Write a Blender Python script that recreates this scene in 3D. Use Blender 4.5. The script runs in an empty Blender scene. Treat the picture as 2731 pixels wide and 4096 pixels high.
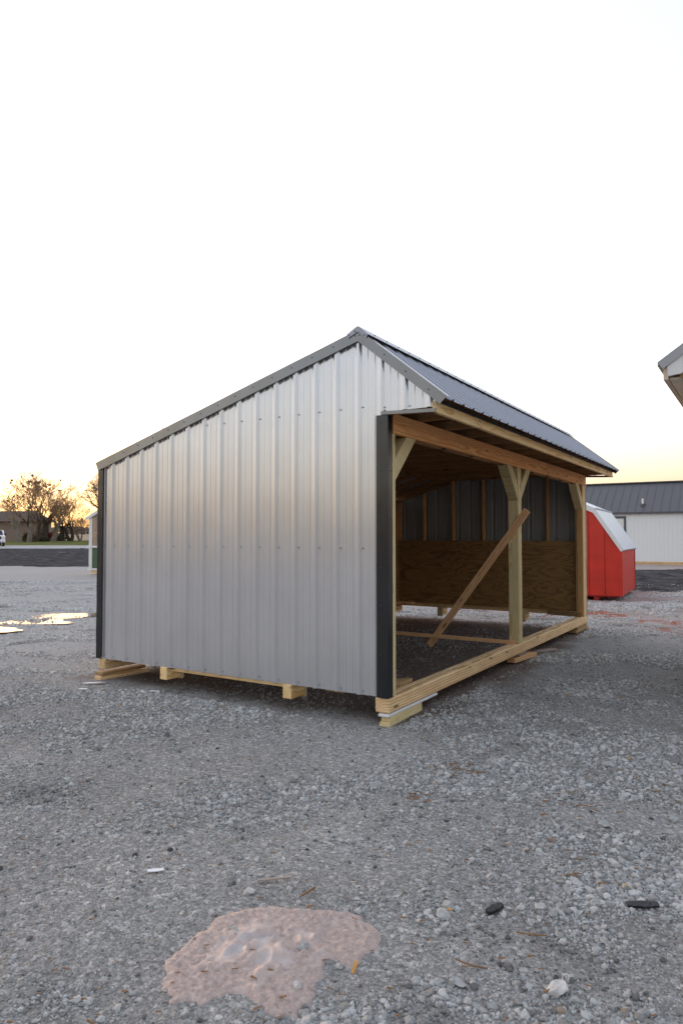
import bpy, bmesh, math, random
import numpy as np
from mathutils import Vector, Matrix, noise as mn
S = bpy.context.scene
COL = S.collection
R = math.radians
# ------------------------------------------------------------------ camera
CAM = (2.7676, -5.1735, 1.36)
YAW = 0.5588
cam = bpy.data.cameras.new('camera'); camo = bpy.data.objects.new('camera', cam); COL.objects.link(camo)
camo.location = CAM; camo.rotation_euler = (math.pi/2 + 0.0362, 0, YAW)
cam.sensor_fit = 'AUTO'; cam.sensor_width = 36; cam.lens = 24.256
cam.clip_start = 0.05; cam.clip_end = 6000
cam.dof.use_dof = True; cam.dof.focus_distance = 6.2; cam.dof.aperture_fstop = 6.3
S.camera = camo
# ------------------------------------------------------------------ sky + sun
SUN_AZ = R(-70)          # clockwise from +Y
SUN_EL = R(2.5)
W = bpy.data.worlds.new('World'); S.world = W; W.use_nodes = True
nt = W.node_tree; bg = nt.nodes['Background']
sky = nt.nodes.new('ShaderNodeTexSky'); sky.sky_type = 'NISHITA'; sky.sun_disc = False
sky.sun_elevation = SUN_EL; sky.sun_rotation = SUN_AZ; sky.altitude = 200
sky.air_density = 1.2; sky.dust_density = 5.5; sky.ozone_density = 2.6
hs = nt.nodes.new('ShaderNodeHueSaturation'); hs.inputs['Saturation'].default_value = 0.86
gm = nt.nodes.new('ShaderNodeGamma'); gm.inputs['Gamma'].default_value = 0.5
nt.links.new(sky.outputs[0], gm.inputs['Color']); nt.links.new(gm.outputs[0], hs.inputs['Color'])
tint = nt.nodes.new('ShaderNodeMix'); tint.data_type = 'RGBA'; tint.blend_type = 'MULTIPLY'
tint.inputs[0].default_value = 1.0; tint.inputs[7].default_value = (1.09, 0.93, 0.85, 1)
nt.links.new(hs.outputs[0], tint.inputs[6])
# the dome keeps cooling and dimming smoothly away from the sunset, as the visible part does
tcw = nt.nodes.new('ShaderNodeTexCoord'); dp = nt.nodes.new('ShaderNodeVectorMath'); dp.operation = 'DOT_PRODUCT'
dp.inputs[1].default_value = (math.sin(SUN_AZ), math.cos(SUN_AZ), 0.0); nt.links.new(tcw.outputs['Generated'], dp.inputs[0])
mr = nt.nodes.new('ShaderNodeMapRange'); mr.inputs['From Min'].default_value = -1.0; mr.inputs['From Max'].default_value = 0.9
nt.links.new(dp.outputs['Value'], mr.inputs['Value'])
away = nt.nodes.new('ShaderNodeMix'); away.data_type = 'RGBA'; away.inputs[6].default_value = (0.60, 0.60, 0.64, 1); away.inputs[7].default_value = (1, 1, 1, 1)
nt.links.new(mr.outputs[0], away.inputs[0])
dim = nt.nodes.new('ShaderNodeMix'); dim.data_type = 'RGBA'; dim.blend_type = 'MULTIPLY'; dim.inputs[0].default_value = 1.0
nt.links.new(tint.outputs[2], dim.inputs[6]); nt.links.new(away.outputs[2], dim.inputs[7]); nt.links.new(dim.outputs[2], bg.inputs[0])
bg.inputs[1].default_value = 0.15
sun = bpy.data.lights.new('sun', 'SUN'); suno = bpy.data.objects.new('sun', sun); COL.objects.link(suno)
sun.energy = 0.15; sun.angle = R(12); sun.color = (1.0, 0.72, 0.45)
sd = Vector((math.sin(SUN_AZ)*math.cos(SUN_EL), math.cos(SUN_AZ)*math.cos(SUN_EL), math.sin(SUN_EL)))
suno.rotation_euler = sd.to_track_quat('Z', 'Y').to_euler(); suno.location = (0, 0, 30)
S.view_settings.view_transform = 'Standard'; S.view_settings.look = 'None'
S.view_settings.gamma = 1; S.view_settings.exposure = 3.72
S.view_settings.use_curve_mapping = False
S.render.engine = 'CYCLES'
S.cycles.max_bounces = 8
# ------------------------------------------------------------------ helpers
G0 = -0.24               # ground level at the shed (0 = bottom of the metal siding)
FW = Vector((-math.sin(YAW), math.cos(YAW))); RT = Vector((math.cos(YAW), math.sin(YAW)))
def V(s, d):             # lateral / forward metres from the viewpoint -> world x, y
    return (CAM[0] + RT.x*s + FW.x*d, CAM[1] + RT.y*s + FW.y*d)
def sdof(x, y):
    dx, dy = x-CAM[0], y-CAM[1]
    return dx*RT.x + dy*RT.y, dx*FW.x + dy*FW.y
def sstep(a, b, t):
    t = min(1, max(0, (t-a)/(b-a))); return t*t*(3-2*t)
def gz(x, y):
    s, d = sdof(x, y)
    z = G0 + 0.0078*max(0, min(d, 700)-14)
    # keep it flat where the shed stands
    ex = max(-4.0-x, x-0.25, 0); ey = max(-0.15-y, y-7.6, 0)
    k = sstep(0.0, 1.2, math.hypot(ex, ey))
    amp = k*(1 if d < 60 else 0.5)
    z += amp*(0.030*mn.noise(Vector((x*0.55, y*0.55, 3.1))) + 0.012*mn.noise(Vector((x*1.9, y*1.9, 8.0))))
    if d < 14: z += amp*0.006*mn.noise(Vector((x*6, y*6, 1.0)))
    if d < 8: z += amp*0.004*mn.noise(Vector((x*16, y*16, 5.0)))
    return z
def tag(o, label=None, cat=None, group=None, kind=None):
    if label: o['label'] = label
    if cat: o['category'] = cat
    if group: o['group'] = group
    if kind: o['kind'] = kind
    return o
def link(name, me, mat=None, parent=None):
    if mat is not None: me.materials.append(mat)
    o = bpy.data.objects.new(name, me); COL.objects.link(o)
    if parent: o.parent = parent
    return o
def thing(name, label, cat, loc=(0, 0, 0), rz=0, group=None):
    o = bpy.data.objects.new(name, None); COL.objects.link(o)
    o.location = loc; o.rotation_euler = (0, 0, rz); o.empty_display_size = .2
    return tag(o, label, cat, group)
def mesh(name, vs, fs, mat=None, parent=None, smooth=False):
    me = bpy.data.meshes.new(name); me.from_pydata([tuple(v) for v in vs], [], fs); me.update()
    if smooth: me.polygons.foreach_set('use_smooth', [True]*len(me.polygons))
    return link(name, me, mat, parent)
def chamfer_box(lx, ly, lz, bev):
    bm = bmesh.new(); bmesh.ops.create_cube(bm, size=1)
    for v in bm.verts: v.co = Vector((v.co.x*lx, v.co.y*ly, v.co.z*lz))
    if bev: bmesh.ops.bevel(bm, geom=bm.edges[:], offset=bev, segments=1, affect='EDGES')
    me = bpy.data.meshes.new('board'); bm.to_mesh(me); bm.free(); return me
def beam(name, a, b, w, t, mat, parent=None, side=(0, 0, 1), bev=.003):
    """board from a to b; local X along it, t measured along `side`, w across"""
    a, b = Vector(a), Vector(b); X = (b-a); L = X.length; X.normalize()
    Z = Vector(side); Z = (Z - X*Z.dot(X)).normalized(); Y = Z.cross(X)
    o = link(name, chamfer_box(L, w, t, bev), mat, parent)
    M = Matrix((X, Y, Z)).transposed().to_4x4(); M.translation = (a+b)/2
    o.matrix_basis = M
    return o
def bx(name, xr, yr, zr, mat, parent=None, bev=.003):
    """axis aligned board, local X along its longest side"""
    dim = [abs(r[1]-r[0]) for r in (xr, yr, zr)]; c = [(r[0]+r[1])/2 for r in (xr, yr, zr)]
    k = dim.index(max(dim))
    e = [Vector((1, 0, 0)), Vector((0, 1, 0)), Vector((0, 0, 1))]
    X = e[k]; oth = [i for i in range(3) if i != k]
    t = min(oth, key=lambda i: dim[i]); w = [i for i in oth if i != t][0]
    a = Vector(c) - X*dim[k]/2; b = Vector(c) + X*dim[k]/2
    return beam(name, a, b, dim[w], dim[t], mat, parent, side=e[t], bev=bev)
def prism(name, pts, ext, mat, parent=None):
    """closed polygon pts (3d) extruded by vector ext"""
    n = len(pts); P = [Vector(p) for p in pts]; E = Vector(ext)
    vs = P + [p+E for p in P]
    fs = [tuple(range(n)), tuple(range(2*n-1, n-1, -1))] + [(i, i+n, (i+1) % n+n, (i+1) % n) for i in range(n)]
    o = mesh(name, vs, fs, mat, parent)
    bm = bmesh.new(); bm.from_mesh(o.data); bmesh.ops.recalc_face_normals(bm, faces=bm.faces[:]); bm.to_mesh(o.data); bm.free()
    return o
# ------------------------------------------------------------------ materials
class NT:
    def __init__(s, name):
        s.m = bpy.data.materials.new(name); s.m.use_nodes = True; s.t = s.m.node_tree
        s.b = s.t.nodes['Principled BSDF']
    def n(s, typ, **kw):
        nd = s.t.nodes.new(typ)
        for k, v in kw.items():
            if k[0] == '_': setattr(nd, k[1:], v)
            else:
                key = int(k[1:]) if k[0] == 'i' and k[1:].isdigit() else k.replace('__', ' ')
                nd.inputs[key].default_value = v
        return nd
    def l(s, a, b): s.t.links.new(a, b)
    def noise(s, vec, scale, detail=3, rough=.5, dist=0):
        nd = s.n('ShaderNodeTexNoise', Scale=scale, Detail=detail, Roughness=rough, Distortion=dist)
        if vec: s.l(vec, nd.inputs['Vector'])
        return nd.outputs['Fac']
    def ramp(s, fac, stops, interp='LINEAR'):
        nd = s.n('ShaderNodeValToRGB'); cr = nd.color_ramp; cr.interpolation = interp
        while len(cr.elements) < len(stops): cr.elements.new(.5)
        for e, (p, c) in zip(cr.elements, stops):
            e.position = p; e.color = (c, c, c, 1) if isinstance(c, (int, float)) else (*c, 1)
        s.l(fac, nd.inputs[0]); return nd.outputs[0]
    def mix(s, fac, a, b, mode='MIX'):
        nd = s.n('ShaderNodeMix', _data_type='RGBA', _blend_type=mode)
        for i, v in ((0, fac), (6, a), (7, b)):
            if isinstance(v, (int, float)): nd.inputs[i].default_value = v if i == 0 else (v, v, v, 1)
            elif isinstance(v, tuple): nd.inputs[i].default_value = (*v, 1)
            else: s.l(v, nd.inputs[i])
        return nd.outputs[2]
    def math(s, op, a, b=None, c=None):
        nd = s.n('ShaderNodeMath', _operation=op)
        for i, v in enumerate((a, b, c)):
            if v is None: continue
            if isinstance(v, (int, float)): nd.inputs[i].default_value = v
            else: s.l(v, nd.inputs[i])
        return nd.outputs[0]
    def bump(s, h, strength=.3, dist=.01, normal=None):
        nd = s.n('ShaderNodeBump', Strength=strength, Distance=dist); s.l(h, nd.inputs['Height'])
        if normal: s.l(normal, nd.inputs['Normal'])
        return nd.outputs[0]
    def mapping(s, vec, scale=(1, 1, 1), loc=(0, 0, 0)):
        nd = s.n('ShaderNodeMapping'); nd.inputs['Scale'].default_value = scale; nd.inputs['Location'].default_value = loc
        s.l(vec, nd.inputs[0]); return nd.outputs[0]
def plain(name, col, rough=.6, metal=0, var=.15, scale=6, bump=0, spec=.5, bscale=40):
    m = NT(name); tc = m.n('ShaderNodeTexCoord').outputs['Object']
    f = m.noise(tc, scale, 4)
    c = m.mix(m.ramp(f, [(.3, 0), (.7, 1)]), tuple(v*(1-var) for v in col), tuple(min(1, v*(1+var)) for v in col))
    m.l(c, m.b.inputs['Base Color']); m.b.inputs['Roughness'].default_value = rough
    m.b.inputs['Metallic'].default_value = metal; m.b.inputs['Specular IOR Level'].default_value = spec
    if bump: m.l(m.bump(m.noise(tc, bscale, 3), bump, .004), m.b.inputs['Normal'])
    return m.m
def wood(name, light, dark, grain=1.0, knots=True, rough=.75, incised=False, ringf=95, contrast=1.0, stain=None):
    m = NT(name); tc = m.n('ShaderNodeTexCoord').outputs['Object']; rnd = m.n('ShaderNodeObjectInfo').outputs['Random']
    off = m.n('ShaderNodeCombineXYZ'); m.l(m.math('MULTIPLY', rnd, 37.0), off.inputs[0])
    m.l(m.math('MULTIPLY', rnd, 0.05), off.inputs[1]); m.l(m.math('MULTIPLY_ADD', rnd, 0.04, .035), off.inputs[2])
    add = m.n('ShaderNodeVectorMath', _operation='ADD'); m.l(tc, add.inputs[0]); m.l(off.outputs[0], add.inputs[1]); P = add.outputs[0]
    low = m.noise(m.mapping(P, (1.3, 5, 5)), 1.0, 3, .5)
    sp = m.n('ShaderNodeSeparateXYZ'); m.l(P, sp.inputs[0])
    wob = m.math('MULTIPLY', m.math('SUBTRACT', low, .5), .09)
    yy = m.math('ADD', sp.outputs[1], wob); zz = m.math('ADD', sp.outputs[2], m.math('MULTIPLY', wob, .7))
    r = m.math('SQRT', m.math('ADD', m.math('MULTIPLY', yy, yy), m.math('MULTIPLY', zz, zz)))
    ring = m.math('FRACT', m.math('MULTIPLY', r, ringf))
    ring = m.ramp(ring, [(0, 0), (.65, .35), (.9, 1), (1, 0)])
    fib = m.noise(m.mapping(P, (6, 160, 160)), 1.0, 3, .6)
    blot = m.noise(m.mapping(P, (3.2, 14, 14)), 1.0, 4, .6)
    f = m.math('ADD', m.math('MULTIPLY', ring, .45*grain), m.math('ADD', m.math('MULTIPLY', fib, .35), m.math('MULTIPLY', blot, .4)))
    lo = .46-.17*contrast; hi = .46+.30*contrast
    col = m.mix(m.ramp(f, [(max(0, lo), 0), (min(1, hi), 1)]), light, dark)
    h = m.math('ADD', m.math('MULTIPLY', ring, .4), fib)
    if knots:
        vo = m.n('ShaderNodeTexVoronoi', _feature='F1', Randomness=1.0, Scale=1.0); m.l(m.mapping(P, (2.6, 11, 11)), vo.inputs['Vector'])
        k = m.ramp(vo.outputs['Distance'], [(0, 1), (.10, .8), (.17, 0)])
        gate = m.ramp(m.noise(m.mapping(P, (1.2, 1.2, 1.2)), 3.0, 1), [(.46, 0), (.52, 1)])
        col = m.mix(m.math('MULTIPLY', k, gate), col, tuple(v*.28 for v in dark))
    if incised:
        vo = m.n('ShaderNodeTexVoronoi', _feature='F1', Randomness=.35, Scale=1.0); m.l(m.mapping(P, (16, 55, 55)), vo.inputs['Vector'])
        k = m.ramp(vo.outputs['Distance'], [(0, 1), (.16, 1), (.22, 0)])
        gate = m.ramp(m.noise(P, 5.0, 2), [(.45, .2), (.6, .8)])
        col = m.mix(m.math('MULTIPLY', k, gate), col, tuple(v*.3 for v in dark))
    hsv = m.n('ShaderNodeHueSaturation', Saturation=1.0); m.l(m.math('MULTIPLY_ADD', rnd, .30, .87), hsv.inputs['Value'])
    m.l(col, hsv.inputs['Color']); m.l(hsv.outputs[0], m.b.inputs['Base Color'])
    m.b.inputs['Roughness'].default_value = rough; m.b.inputs['Specular IOR Level'].default_value = .3
    m.l(m.bump(h, .35, .0015), m.b.inputs['Normal'])
    return m.m
W_TREAT = wood('treated_pine', (.86, .62, .35), (.46, .27, .12), incised=True, ringf=42)
W_POST = wood('treated_post', (.72, .59, .33), (.50, .38, .18), ringf=70)
W_FIR = wood('fir_header', (.92, .50, .21), (.58, .22, .07), ringf=70, contrast=.9)
W_PINE = wood('pine_fascia', (.90, .68, .37), (.66, .38, .14), ringf=45)
W_STUD = wood('pine_stud', (.76, .44, .20), (.54, .27, .10), ringf=90)
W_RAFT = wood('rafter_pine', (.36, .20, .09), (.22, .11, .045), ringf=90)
W_RED = wood('brace_fir', (.88, .55, .30), (.60, .31, .14), ringf=70)
W_GREY = wood('weathered_board', (.36, .30, .25), (.22, .17, .14), ringf=80)
W_OLD = wood('skid_brown', (.44, .30, .15), (.27, .16, .07), ringf=60)
# plywood: broad rotary-cut cathedral figure
def plywood():
    m = NT('plywood'); tc = m.n('ShaderNodeTexCoord').outputs['Object']; rnd = m.n('ShaderNodeObjectInfo').outputs['Random']
    off = m.n('ShaderNodeCombineXYZ'); m.l(m.math('MULTIPLY', rnd, 13.0), off.inputs[0]); m.l(m.math('MULTIPLY', rnd, 9.0), off.inputs[1])
    add = m.n('ShaderNodeVectorMath', _operation='ADD'); m.l(tc, add.inputs[0]); m.l(off.outputs[0], add.inputs[1]); P = add.outputs[0]
    low = m.noise(m.mapping(P, (.55, 2.6, 1)), 1.5, 2, .45, .6)
    band = m.ramp(m.math('FRACT', m.math('MULTIPLY', low, 12)), [(0, 0), (.5, .3), (.85, 1), (1, 0)])
    fib = m.noise(m.mapping(P, (6, 120, 1)), 1.0, 3)
    f = m.math('ADD', m.math('MULTIPLY', band, .6), m.math('MULTIPLY', fib, .4))
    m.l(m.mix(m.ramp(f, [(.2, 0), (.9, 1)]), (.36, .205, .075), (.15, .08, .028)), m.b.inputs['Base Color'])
    m.b.inputs['Roughness'].default_value = .8
    m.l(m.bump(f, .3, .002), m.b.inputs['Normal']); return m.m
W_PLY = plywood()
def painted_metal(name, col, rough=.35, metal=.0, dent=.25, spec=.5, dscale=1.6, ior=1.5):
    m = NT(name); tc = m.n('ShaderNodeTexCoord').outputs['Object']
    f = m.noise(tc, 2.0, 4)
    c = m.mix(m.ramp(f, [(.3, 0), (.7, 1)]), tuple(v*.96 for v in col), tuple(v*1.04 for v in col))
    dust = m.ramp(m.noise(m.mapping(tc, (30, 30, 4)), 1.0, 4), [(.5, 0), (.75, .25)])
    c = m.mix(dust, c, tuple(min(1, v*.85+.03) for v in col))
    m.l(c, m.b.inputs['Base Color'])
    m.b.inputs['Roughness'].default_value = rough; m.b.inputs['Metallic'].default_value = metal
    m.b.inputs['Specular IOR Level'].default_value = spec; m.b.inputs['IOR'].default_value = ior
    n1 = m.bump(m.noise(m.mapping(tc, (dscale, dscale, dscale*.45)), 1.0, 2), dent, .02)
    m.l(n1, m.b.inputs['Normal']); return m.m
M_WALL = painted_metal('ash_grey_metal', (.67, .67, .685), .21, .62, dent=.10)
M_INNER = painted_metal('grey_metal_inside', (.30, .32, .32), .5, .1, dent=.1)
M_TRIM = painted_metal('black_trim', (.008, .009, .012), .2, .0, dent=.5, spec=.5, dscale=3, ior=1.65)
M_RAKE = painted_metal('black_trim_sky_sheen', (.035, .038, .045), .2, .0, dent=.6, dscale=3, ior=2.5)  # same black paint as the corner trim, lightened to carry the sky sheen
M_ROOF = painted_metal('charcoal_roof', (.27, .275, .315), .33, .15, dent=.12, ior=2.0)
M_SCREW = plain('screw_head', (.09, .09, .10), .4, .5)
# ------------------------------------------------------------------ ground
def axis(dense0, dense1, step, far0, far1, growth=1.13):
    a = list(np.arange(dense0, dense1+1e-6, step))
    x, s = dense1, step
    while x < far1: s *= growth; x += s; a.append(min(x, far1))
    x, s = dense0, step; pre = []
    while x > far0: s *= growth; x -= s; pre.append(max(x, far0))
    return np.array(pre[::-1]+a)
def ground_mat():
    m = NT('gravel_ground'); tc = m.n('ShaderNodeTexCoord').outputs['Object']
    P = tc
    sp = m.n('ShaderNodeSeparateXYZ'); m.l(P, sp.inputs[0]); x, y = sp.outputs[0], sp.outputs[1]
    big = m.noise(P, .35, 4, .55, .3); mid = m.noise(P, 2.3, 4, .6)
    fine = m.noise(P, 60, 3, .7)
    vo = m.n('ShaderNodeTexVoronoi', _feature='F1', Scale=120.0); m.l(P, vo.inputs['Vector'])
    vo2 = m.n('ShaderNodeTexVoronoi', _feature='F1', Scale=48.0); m.l(P, vo2.inputs['Vector'])
    base = m.mix(m.ramp(big, [(.35, 0), (.65, 1)]), (.27, .26, .245), (.36, .35, .333))
    base = m.mix(m.ramp(mid, [(.35, .0), (.7, .5)]), base, (.26, .247, .232))
    g1 = m.n('ShaderNodeSeparateColor'); m.l(vo.outputs['Color'], g1.inputs[0])
    g2 = m.n('ShaderNodeSeparateColor'); m.l(vo2.outputs['Color'], g2.inputs[0])
    sc = m.math('ADD', m.math('MULTIPLY', g1.outputs[0], .8), m.math('MULTIPLY', fine, .4))
    base = m.mix(1.0, base, m.ramp(sc, [(.1, .68), (.6, .98), (1, 1.42)]), 'MULTIPLY')
    base = m.mix(m.ramp(g1.outputs[1], [(.93, 0), (.96, .4)]), base, (.27, .17, .13))
    sc2 = m.ramp(g2.outputs[0], [(.0, .75), (.8, 1.0), (1, 1.45)])
    base = m.mix(1.0, base, sc2, 'MULTIPLY')
    # damp dark stains
    st = m.ramp(m.noise(P, 1.1, 5, .6), [(.60, 0), (.72, .55)])
    base = m.mix(st, base, (.16, .15, .14))
    dx_ = m.math('ADD', m.math('MULTIPLY', m.math('SUBTRACT', x, CAM[0]), FW.x), m.math('MULTIPLY', m.math('SUBTRACT', y, CAM[1]), FW.y))
    dry = m.ramp(m.math('ADD', m.math('MULTIPLY', dx_, .05), m.math('MULTIPLY', m.math('SUBTRACT', mid, .5), .25)), [(.33, 0), (.62, .75)])
    base = m.mix(dry, base, (.42, .41, .40))
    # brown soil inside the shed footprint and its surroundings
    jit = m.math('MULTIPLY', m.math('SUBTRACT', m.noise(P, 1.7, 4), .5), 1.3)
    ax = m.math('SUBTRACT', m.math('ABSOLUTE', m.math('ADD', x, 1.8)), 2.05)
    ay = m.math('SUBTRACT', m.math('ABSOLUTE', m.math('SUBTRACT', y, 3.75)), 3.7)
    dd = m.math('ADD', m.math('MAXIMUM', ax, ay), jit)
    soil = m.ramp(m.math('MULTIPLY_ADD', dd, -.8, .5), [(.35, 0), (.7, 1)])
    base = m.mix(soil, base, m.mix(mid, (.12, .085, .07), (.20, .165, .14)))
    # pinkish fines beyond the shed and the red clay streaks
    yj = m.math('ADD', y, m.math('MULTIPLY', jit, 1.2))
    pk = m.math('MULTIPLY', m.ramp(m.math('MULTIPLY', m.math('SUBTRACT', yj, 5.6), .25), [(0, 0), (1, 1)]),
                m.ramp(m.math('MULTIPLY', x, .1), [(0, 1), (.9, .55)]))
    pk = m.math('MULTIPLY', pk, m.ramp(m.math('MULTIPLY', m.math('ADD', x, 5.5), .2), [(0, 0), (1, .75)]))
    base = m.mix(pk, base, m.mix(m.ramp(mid, [(.35, 0), (.6, 1)]), (.30, .20, .175), (.44, .35, .32)))
    rc = m.ramp(m.noise(m.mapping(P, (.9, .45, 1), (3, 1, 0)), 1.4, 4, .55), [(.53, 0), (.58, 1)])
    rd = m.math('MULTIPLY', rc, m.ramp(m.math('MULTIPLY', m.math('SUBTRACT', y, 6.8), .6), [(0, 0), (1, 1)]))
    rd = m.math('MULTIPLY', rd, m.ramp(m.math('MULTIPLY', m.math('ABSOLUTE', m.math('ADD', x, .2)), .35), [(.6, 1), (1, 0)]))
    rd = m.math('MULTIPLY', rd, m.ramp(m.math('MULTIPLY', y, .05), [(.5, 1), (.6, 0)]))
    base = m.mix(rd, base, (.36, .14, .10))
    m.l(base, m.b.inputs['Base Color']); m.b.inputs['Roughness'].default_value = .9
    m.b.inputs['Specular IOR Level'].default_value = .0
    h = m.math('ADD', m.math('MULTIPLY', vo.outputs['Distance'], -.5), m.math('ADD', m.math('MULTIPLY', vo2.outputs['Distance'], -.6), m.math('MULTIPLY', fine, .6)))
    m.l(m.bump(h, .9, .008), m.b.inputs['Normal']); return m.m
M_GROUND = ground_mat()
sa = axis(-4.5, 5.0, .055, -900, 900, 1.14); da = axis(1.3, 12.0, .055, -60, 1400, 1.12)
vs = []
for d in da:
    for s in sa:
        x, y = V(s, d); vs.append((x, y, gz(x, y)))
n = len(sa); fs = [(j*n+i, j*n+i+1, (j+1)*n+i+1, (j+1)*n+i) for j in range(len(da)-1) for i in range(n-1)]
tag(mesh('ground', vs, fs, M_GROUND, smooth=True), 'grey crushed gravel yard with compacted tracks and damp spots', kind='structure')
def sheet(name, near, far, mat, label, lift=.012, nd=26, jag=.9, ds=.6, bumpamp=0, smooth=True):
    """draped sheet between two edges given as lists of (s, d)"""
    s0, s1 = near[0][0], near[-1][0]; ns = max(8, int((s1-s0)/ds)); vs = []
    fi = lambda pts, s: float(np.interp(s, [p[0] for p in pts], [p[1] for p in pts]))
    for j in range(nd+1):
        for i in range(ns+1):
            s = s0+(s1-s0)*i/ns; a, b = fi(near, s), fi(far, s)
            a += jag*mn.noise(Vector((s*.5, 3, a*.1)))+jag*.5*mn.noise(Vector((s*2.1, 7, 0)))
            b += jag*mn.noise(Vector((s*.3, 9, b*.1)))
            d = a+(b-a)*j/nd; x, y = V(s, d)
            edge = min(j, nd-j)/3; hgt = lift*min(1, .3+edge)
            z = gz(x, y)+hgt
            if bumpamp: z += bumpamp*min(1, edge)*max(0, mn.noise(Vector((x*1.7, y*1.7, 2)))+mn.noise(Vector((x*4.7, y*4.7, 2)))*.5)
            vs.append((x, y, z))
    fs = [(j*(ns+1)+i, j*(ns+1)+i+1, (j+1)*(ns+1)+i+1, (j+1)*(ns+1)+i) for j in range(nd) for i in range(ns)]
    return tag(mesh(name, vs, fs, mat, smooth=smooth), label, kind='structure')
def earth(name, a, b, scale=3, rough=.9, bump=.6, bs=30):
    m = NT(name); tc = m.n('ShaderNodeTexCoord').outputs['Object']
    f = m.math('ADD', m.math('MULTIPLY', m.noise(tc, scale, 5, .6), .6), m.math('MULTIPLY', m.noise(tc, bs, 3, .7), .4))
    m.l(m.mix(m.ramp(f, [(.38, 0), (.62, 1)]), a, b), m.b.inputs['Base Color']); m.b.inputs['Roughness'].default_value = rough
    m.b.inputs['Specular IOR Level'].default_value = .0
    m.l(m.bump(m.noise(tc, bs, 4, .7), bump, .03), m.b.inputs['Normal']); return m.m
M_DARKG = earth('dark_millings', (.035, .034, .035), (.115, .11, .112), 1.4, bs=9)
M_ROAD = earth('pale_road', (.36, .35, .35), (.46, .45, .44), .6, bs=4, bump=.2)
M_GRASS = earth('lawn', (.10, .13, .035), (.19, .17, .075), .25, bs=2)
M_FIELD = earth('dry_field', (.30, .24, .17), (.42, .33, .24), .05, bs=1)
sheet('dark_gravel', [(-34, 33.2), (-10, 33.6), (-3, 34)], [(-34, 69), (-3, 69)], M_DARKG, 'dark asphalt millings strip beside the pale road on the left', .03, 40, 1.0, .5, .12)
sheet('dark_gravel', [(6, 20.3), (9, 19.7), (24, 19.2)], [(6, 30.5), (24, 31.2)], M_DARKG, 'dark asphalt millings bed in front of the white building', .02, 40, .5, .25, .10)
sheet('road', [(-90, 69.3), (30, 69.3)], [(-90, 85), (30, 85)], M_ROAD, 'pale concrete road crossing behind the yard', .05, 8, .4, 1)
sheet('grass_field', [(-160, 85.5), (40, 85.5)], [(-160, 134), (40, 134)], M_GRASS, 'green and straw coloured lawn behind the road', .04, 12, .8, 2)
sheet('field', [(-500, 135), (300, 135)], [(-500, 900), (300, 900)], M_FIELD, 'dry pale field reaching the horizon', .04, 30, 3, 10)
# ------------------------------------------------------------------ the shed
L = 7.304; XB = -3.72
shed = thing('run_in_shed', 'large open fronted shed with ribbed ash grey metal siding, charcoal roof and raw timber front', 'shed')
APX, APZ = -.285, 3.128
def roofz(x):            # top edge of the gable siding
    return APZ + .281*(x-APX) if x < APX else APZ - .84*(x-APX)
RP = .2286
def rib_profile(u0, u1, phase, major=.024, minor=.004):
    pts = {}
    k0 = int(math.floor((u0-phase)/RP))-1; k1 = int(math.ceil((u1-phase)/RP))+1
    key = []
    for k in range(k0, k1+1):
        c = phase+k*RP
        key += [(c-.036, 0), (c-.031, .0012), (c-.013, major*.95), (c-.010, major), (c+.010, major), (c+.013, major*.95), (c+.031, .0012), (c+.036, 0)]
        for q in (.078, .150):
            key += [(c+q-.017, 0), (c+q-.013, minor), (c+q+.013, minor), (c+q+.017, 0)]
    us = [a for a, b in key]; hs_ = [b for a, b in key]
    out = [(u0, float(np.interp(u0, us, hs_)))] + [(a, b) for a, b in key if u0+1e-4 < a < u1-1e-4] + [(u1, float(np.interp(u1, us, hs_)))]
    return out
def wall_panel(name, u0, u1, phase, place, zlo, zhi, mat, parent, extra=(), rows=6):
    prof = rib_profile(u0, u1, phase)
    for e in extra:
        if u0 < e < u1: prof.append((e, float(np.interp(e, [p[0] for p in prof], [p[1] for p in prof]))))
    prof.sort(); vs = []; n = len(prof)
    for j in range(rows+1):
        for u, h in prof:
            z0 = zlo(u) if callable(zlo) else zlo; z1 = zhi(u) if callable(zhi) else zhi
            vs.append(place(u, h, z0+(z1-z0)*j/rows))
    fs = [(j*n+i, j*n+i+1, (j+1)*n+i+1, (j+1)*n+i) for j in range(rows) for i in range(n-1)]
    return mesh(name, vs, fs, mat, parent)
PH = -3.5008
def cuts(a, b, ph, off=.0):
    c = [a]; k = 0; x = ph+.2286*2
    while x < b-.25:
        if x > a+.3: c.append(x)
        x += .9144
    return c+[b]
# near gable (faces -y), pan at y=.019, ribs to y=0
cs = cuts(XB+.02, -.012, PH)
for a, b in zip(cs[:-1], cs[1:]):
    wall_panel('metal_panel', a, b, PH, lambda u, h, z: (u, .023-h, z), 0.0, lambda u: roofz(u), M_WALL, shed, (APX,))
wall_panel('metal_panel', -.055, .445, PH, lambda u, h, z: (u, .010-h, z), 2.432, lambda u: roofz(u), M_WALL, shed)['label'] = 'short ribbed panel closing the front overhang'
# far gable
for a, b in zip(cs[:-1], cs[1:]):
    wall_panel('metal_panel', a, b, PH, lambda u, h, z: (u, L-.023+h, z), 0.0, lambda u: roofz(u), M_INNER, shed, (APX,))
wall_panel('metal_panel', -.055, .445, PH, lambda u, h, z: (u, L-.008+h, z), 2.432, lambda u: roofz(u), M_WALL, shed)
# rear wall (faces -x)
cy_ = cuts(.03, L-.03, .12)
for a, b in zip(cy_[:-1], cy_[1:]):
    wall_panel('metal_panel', a, b, .12, lambda u, h, z: (XB+.023-h, u, z), 0.0, 2.12, M_WALL, shed)
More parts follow.
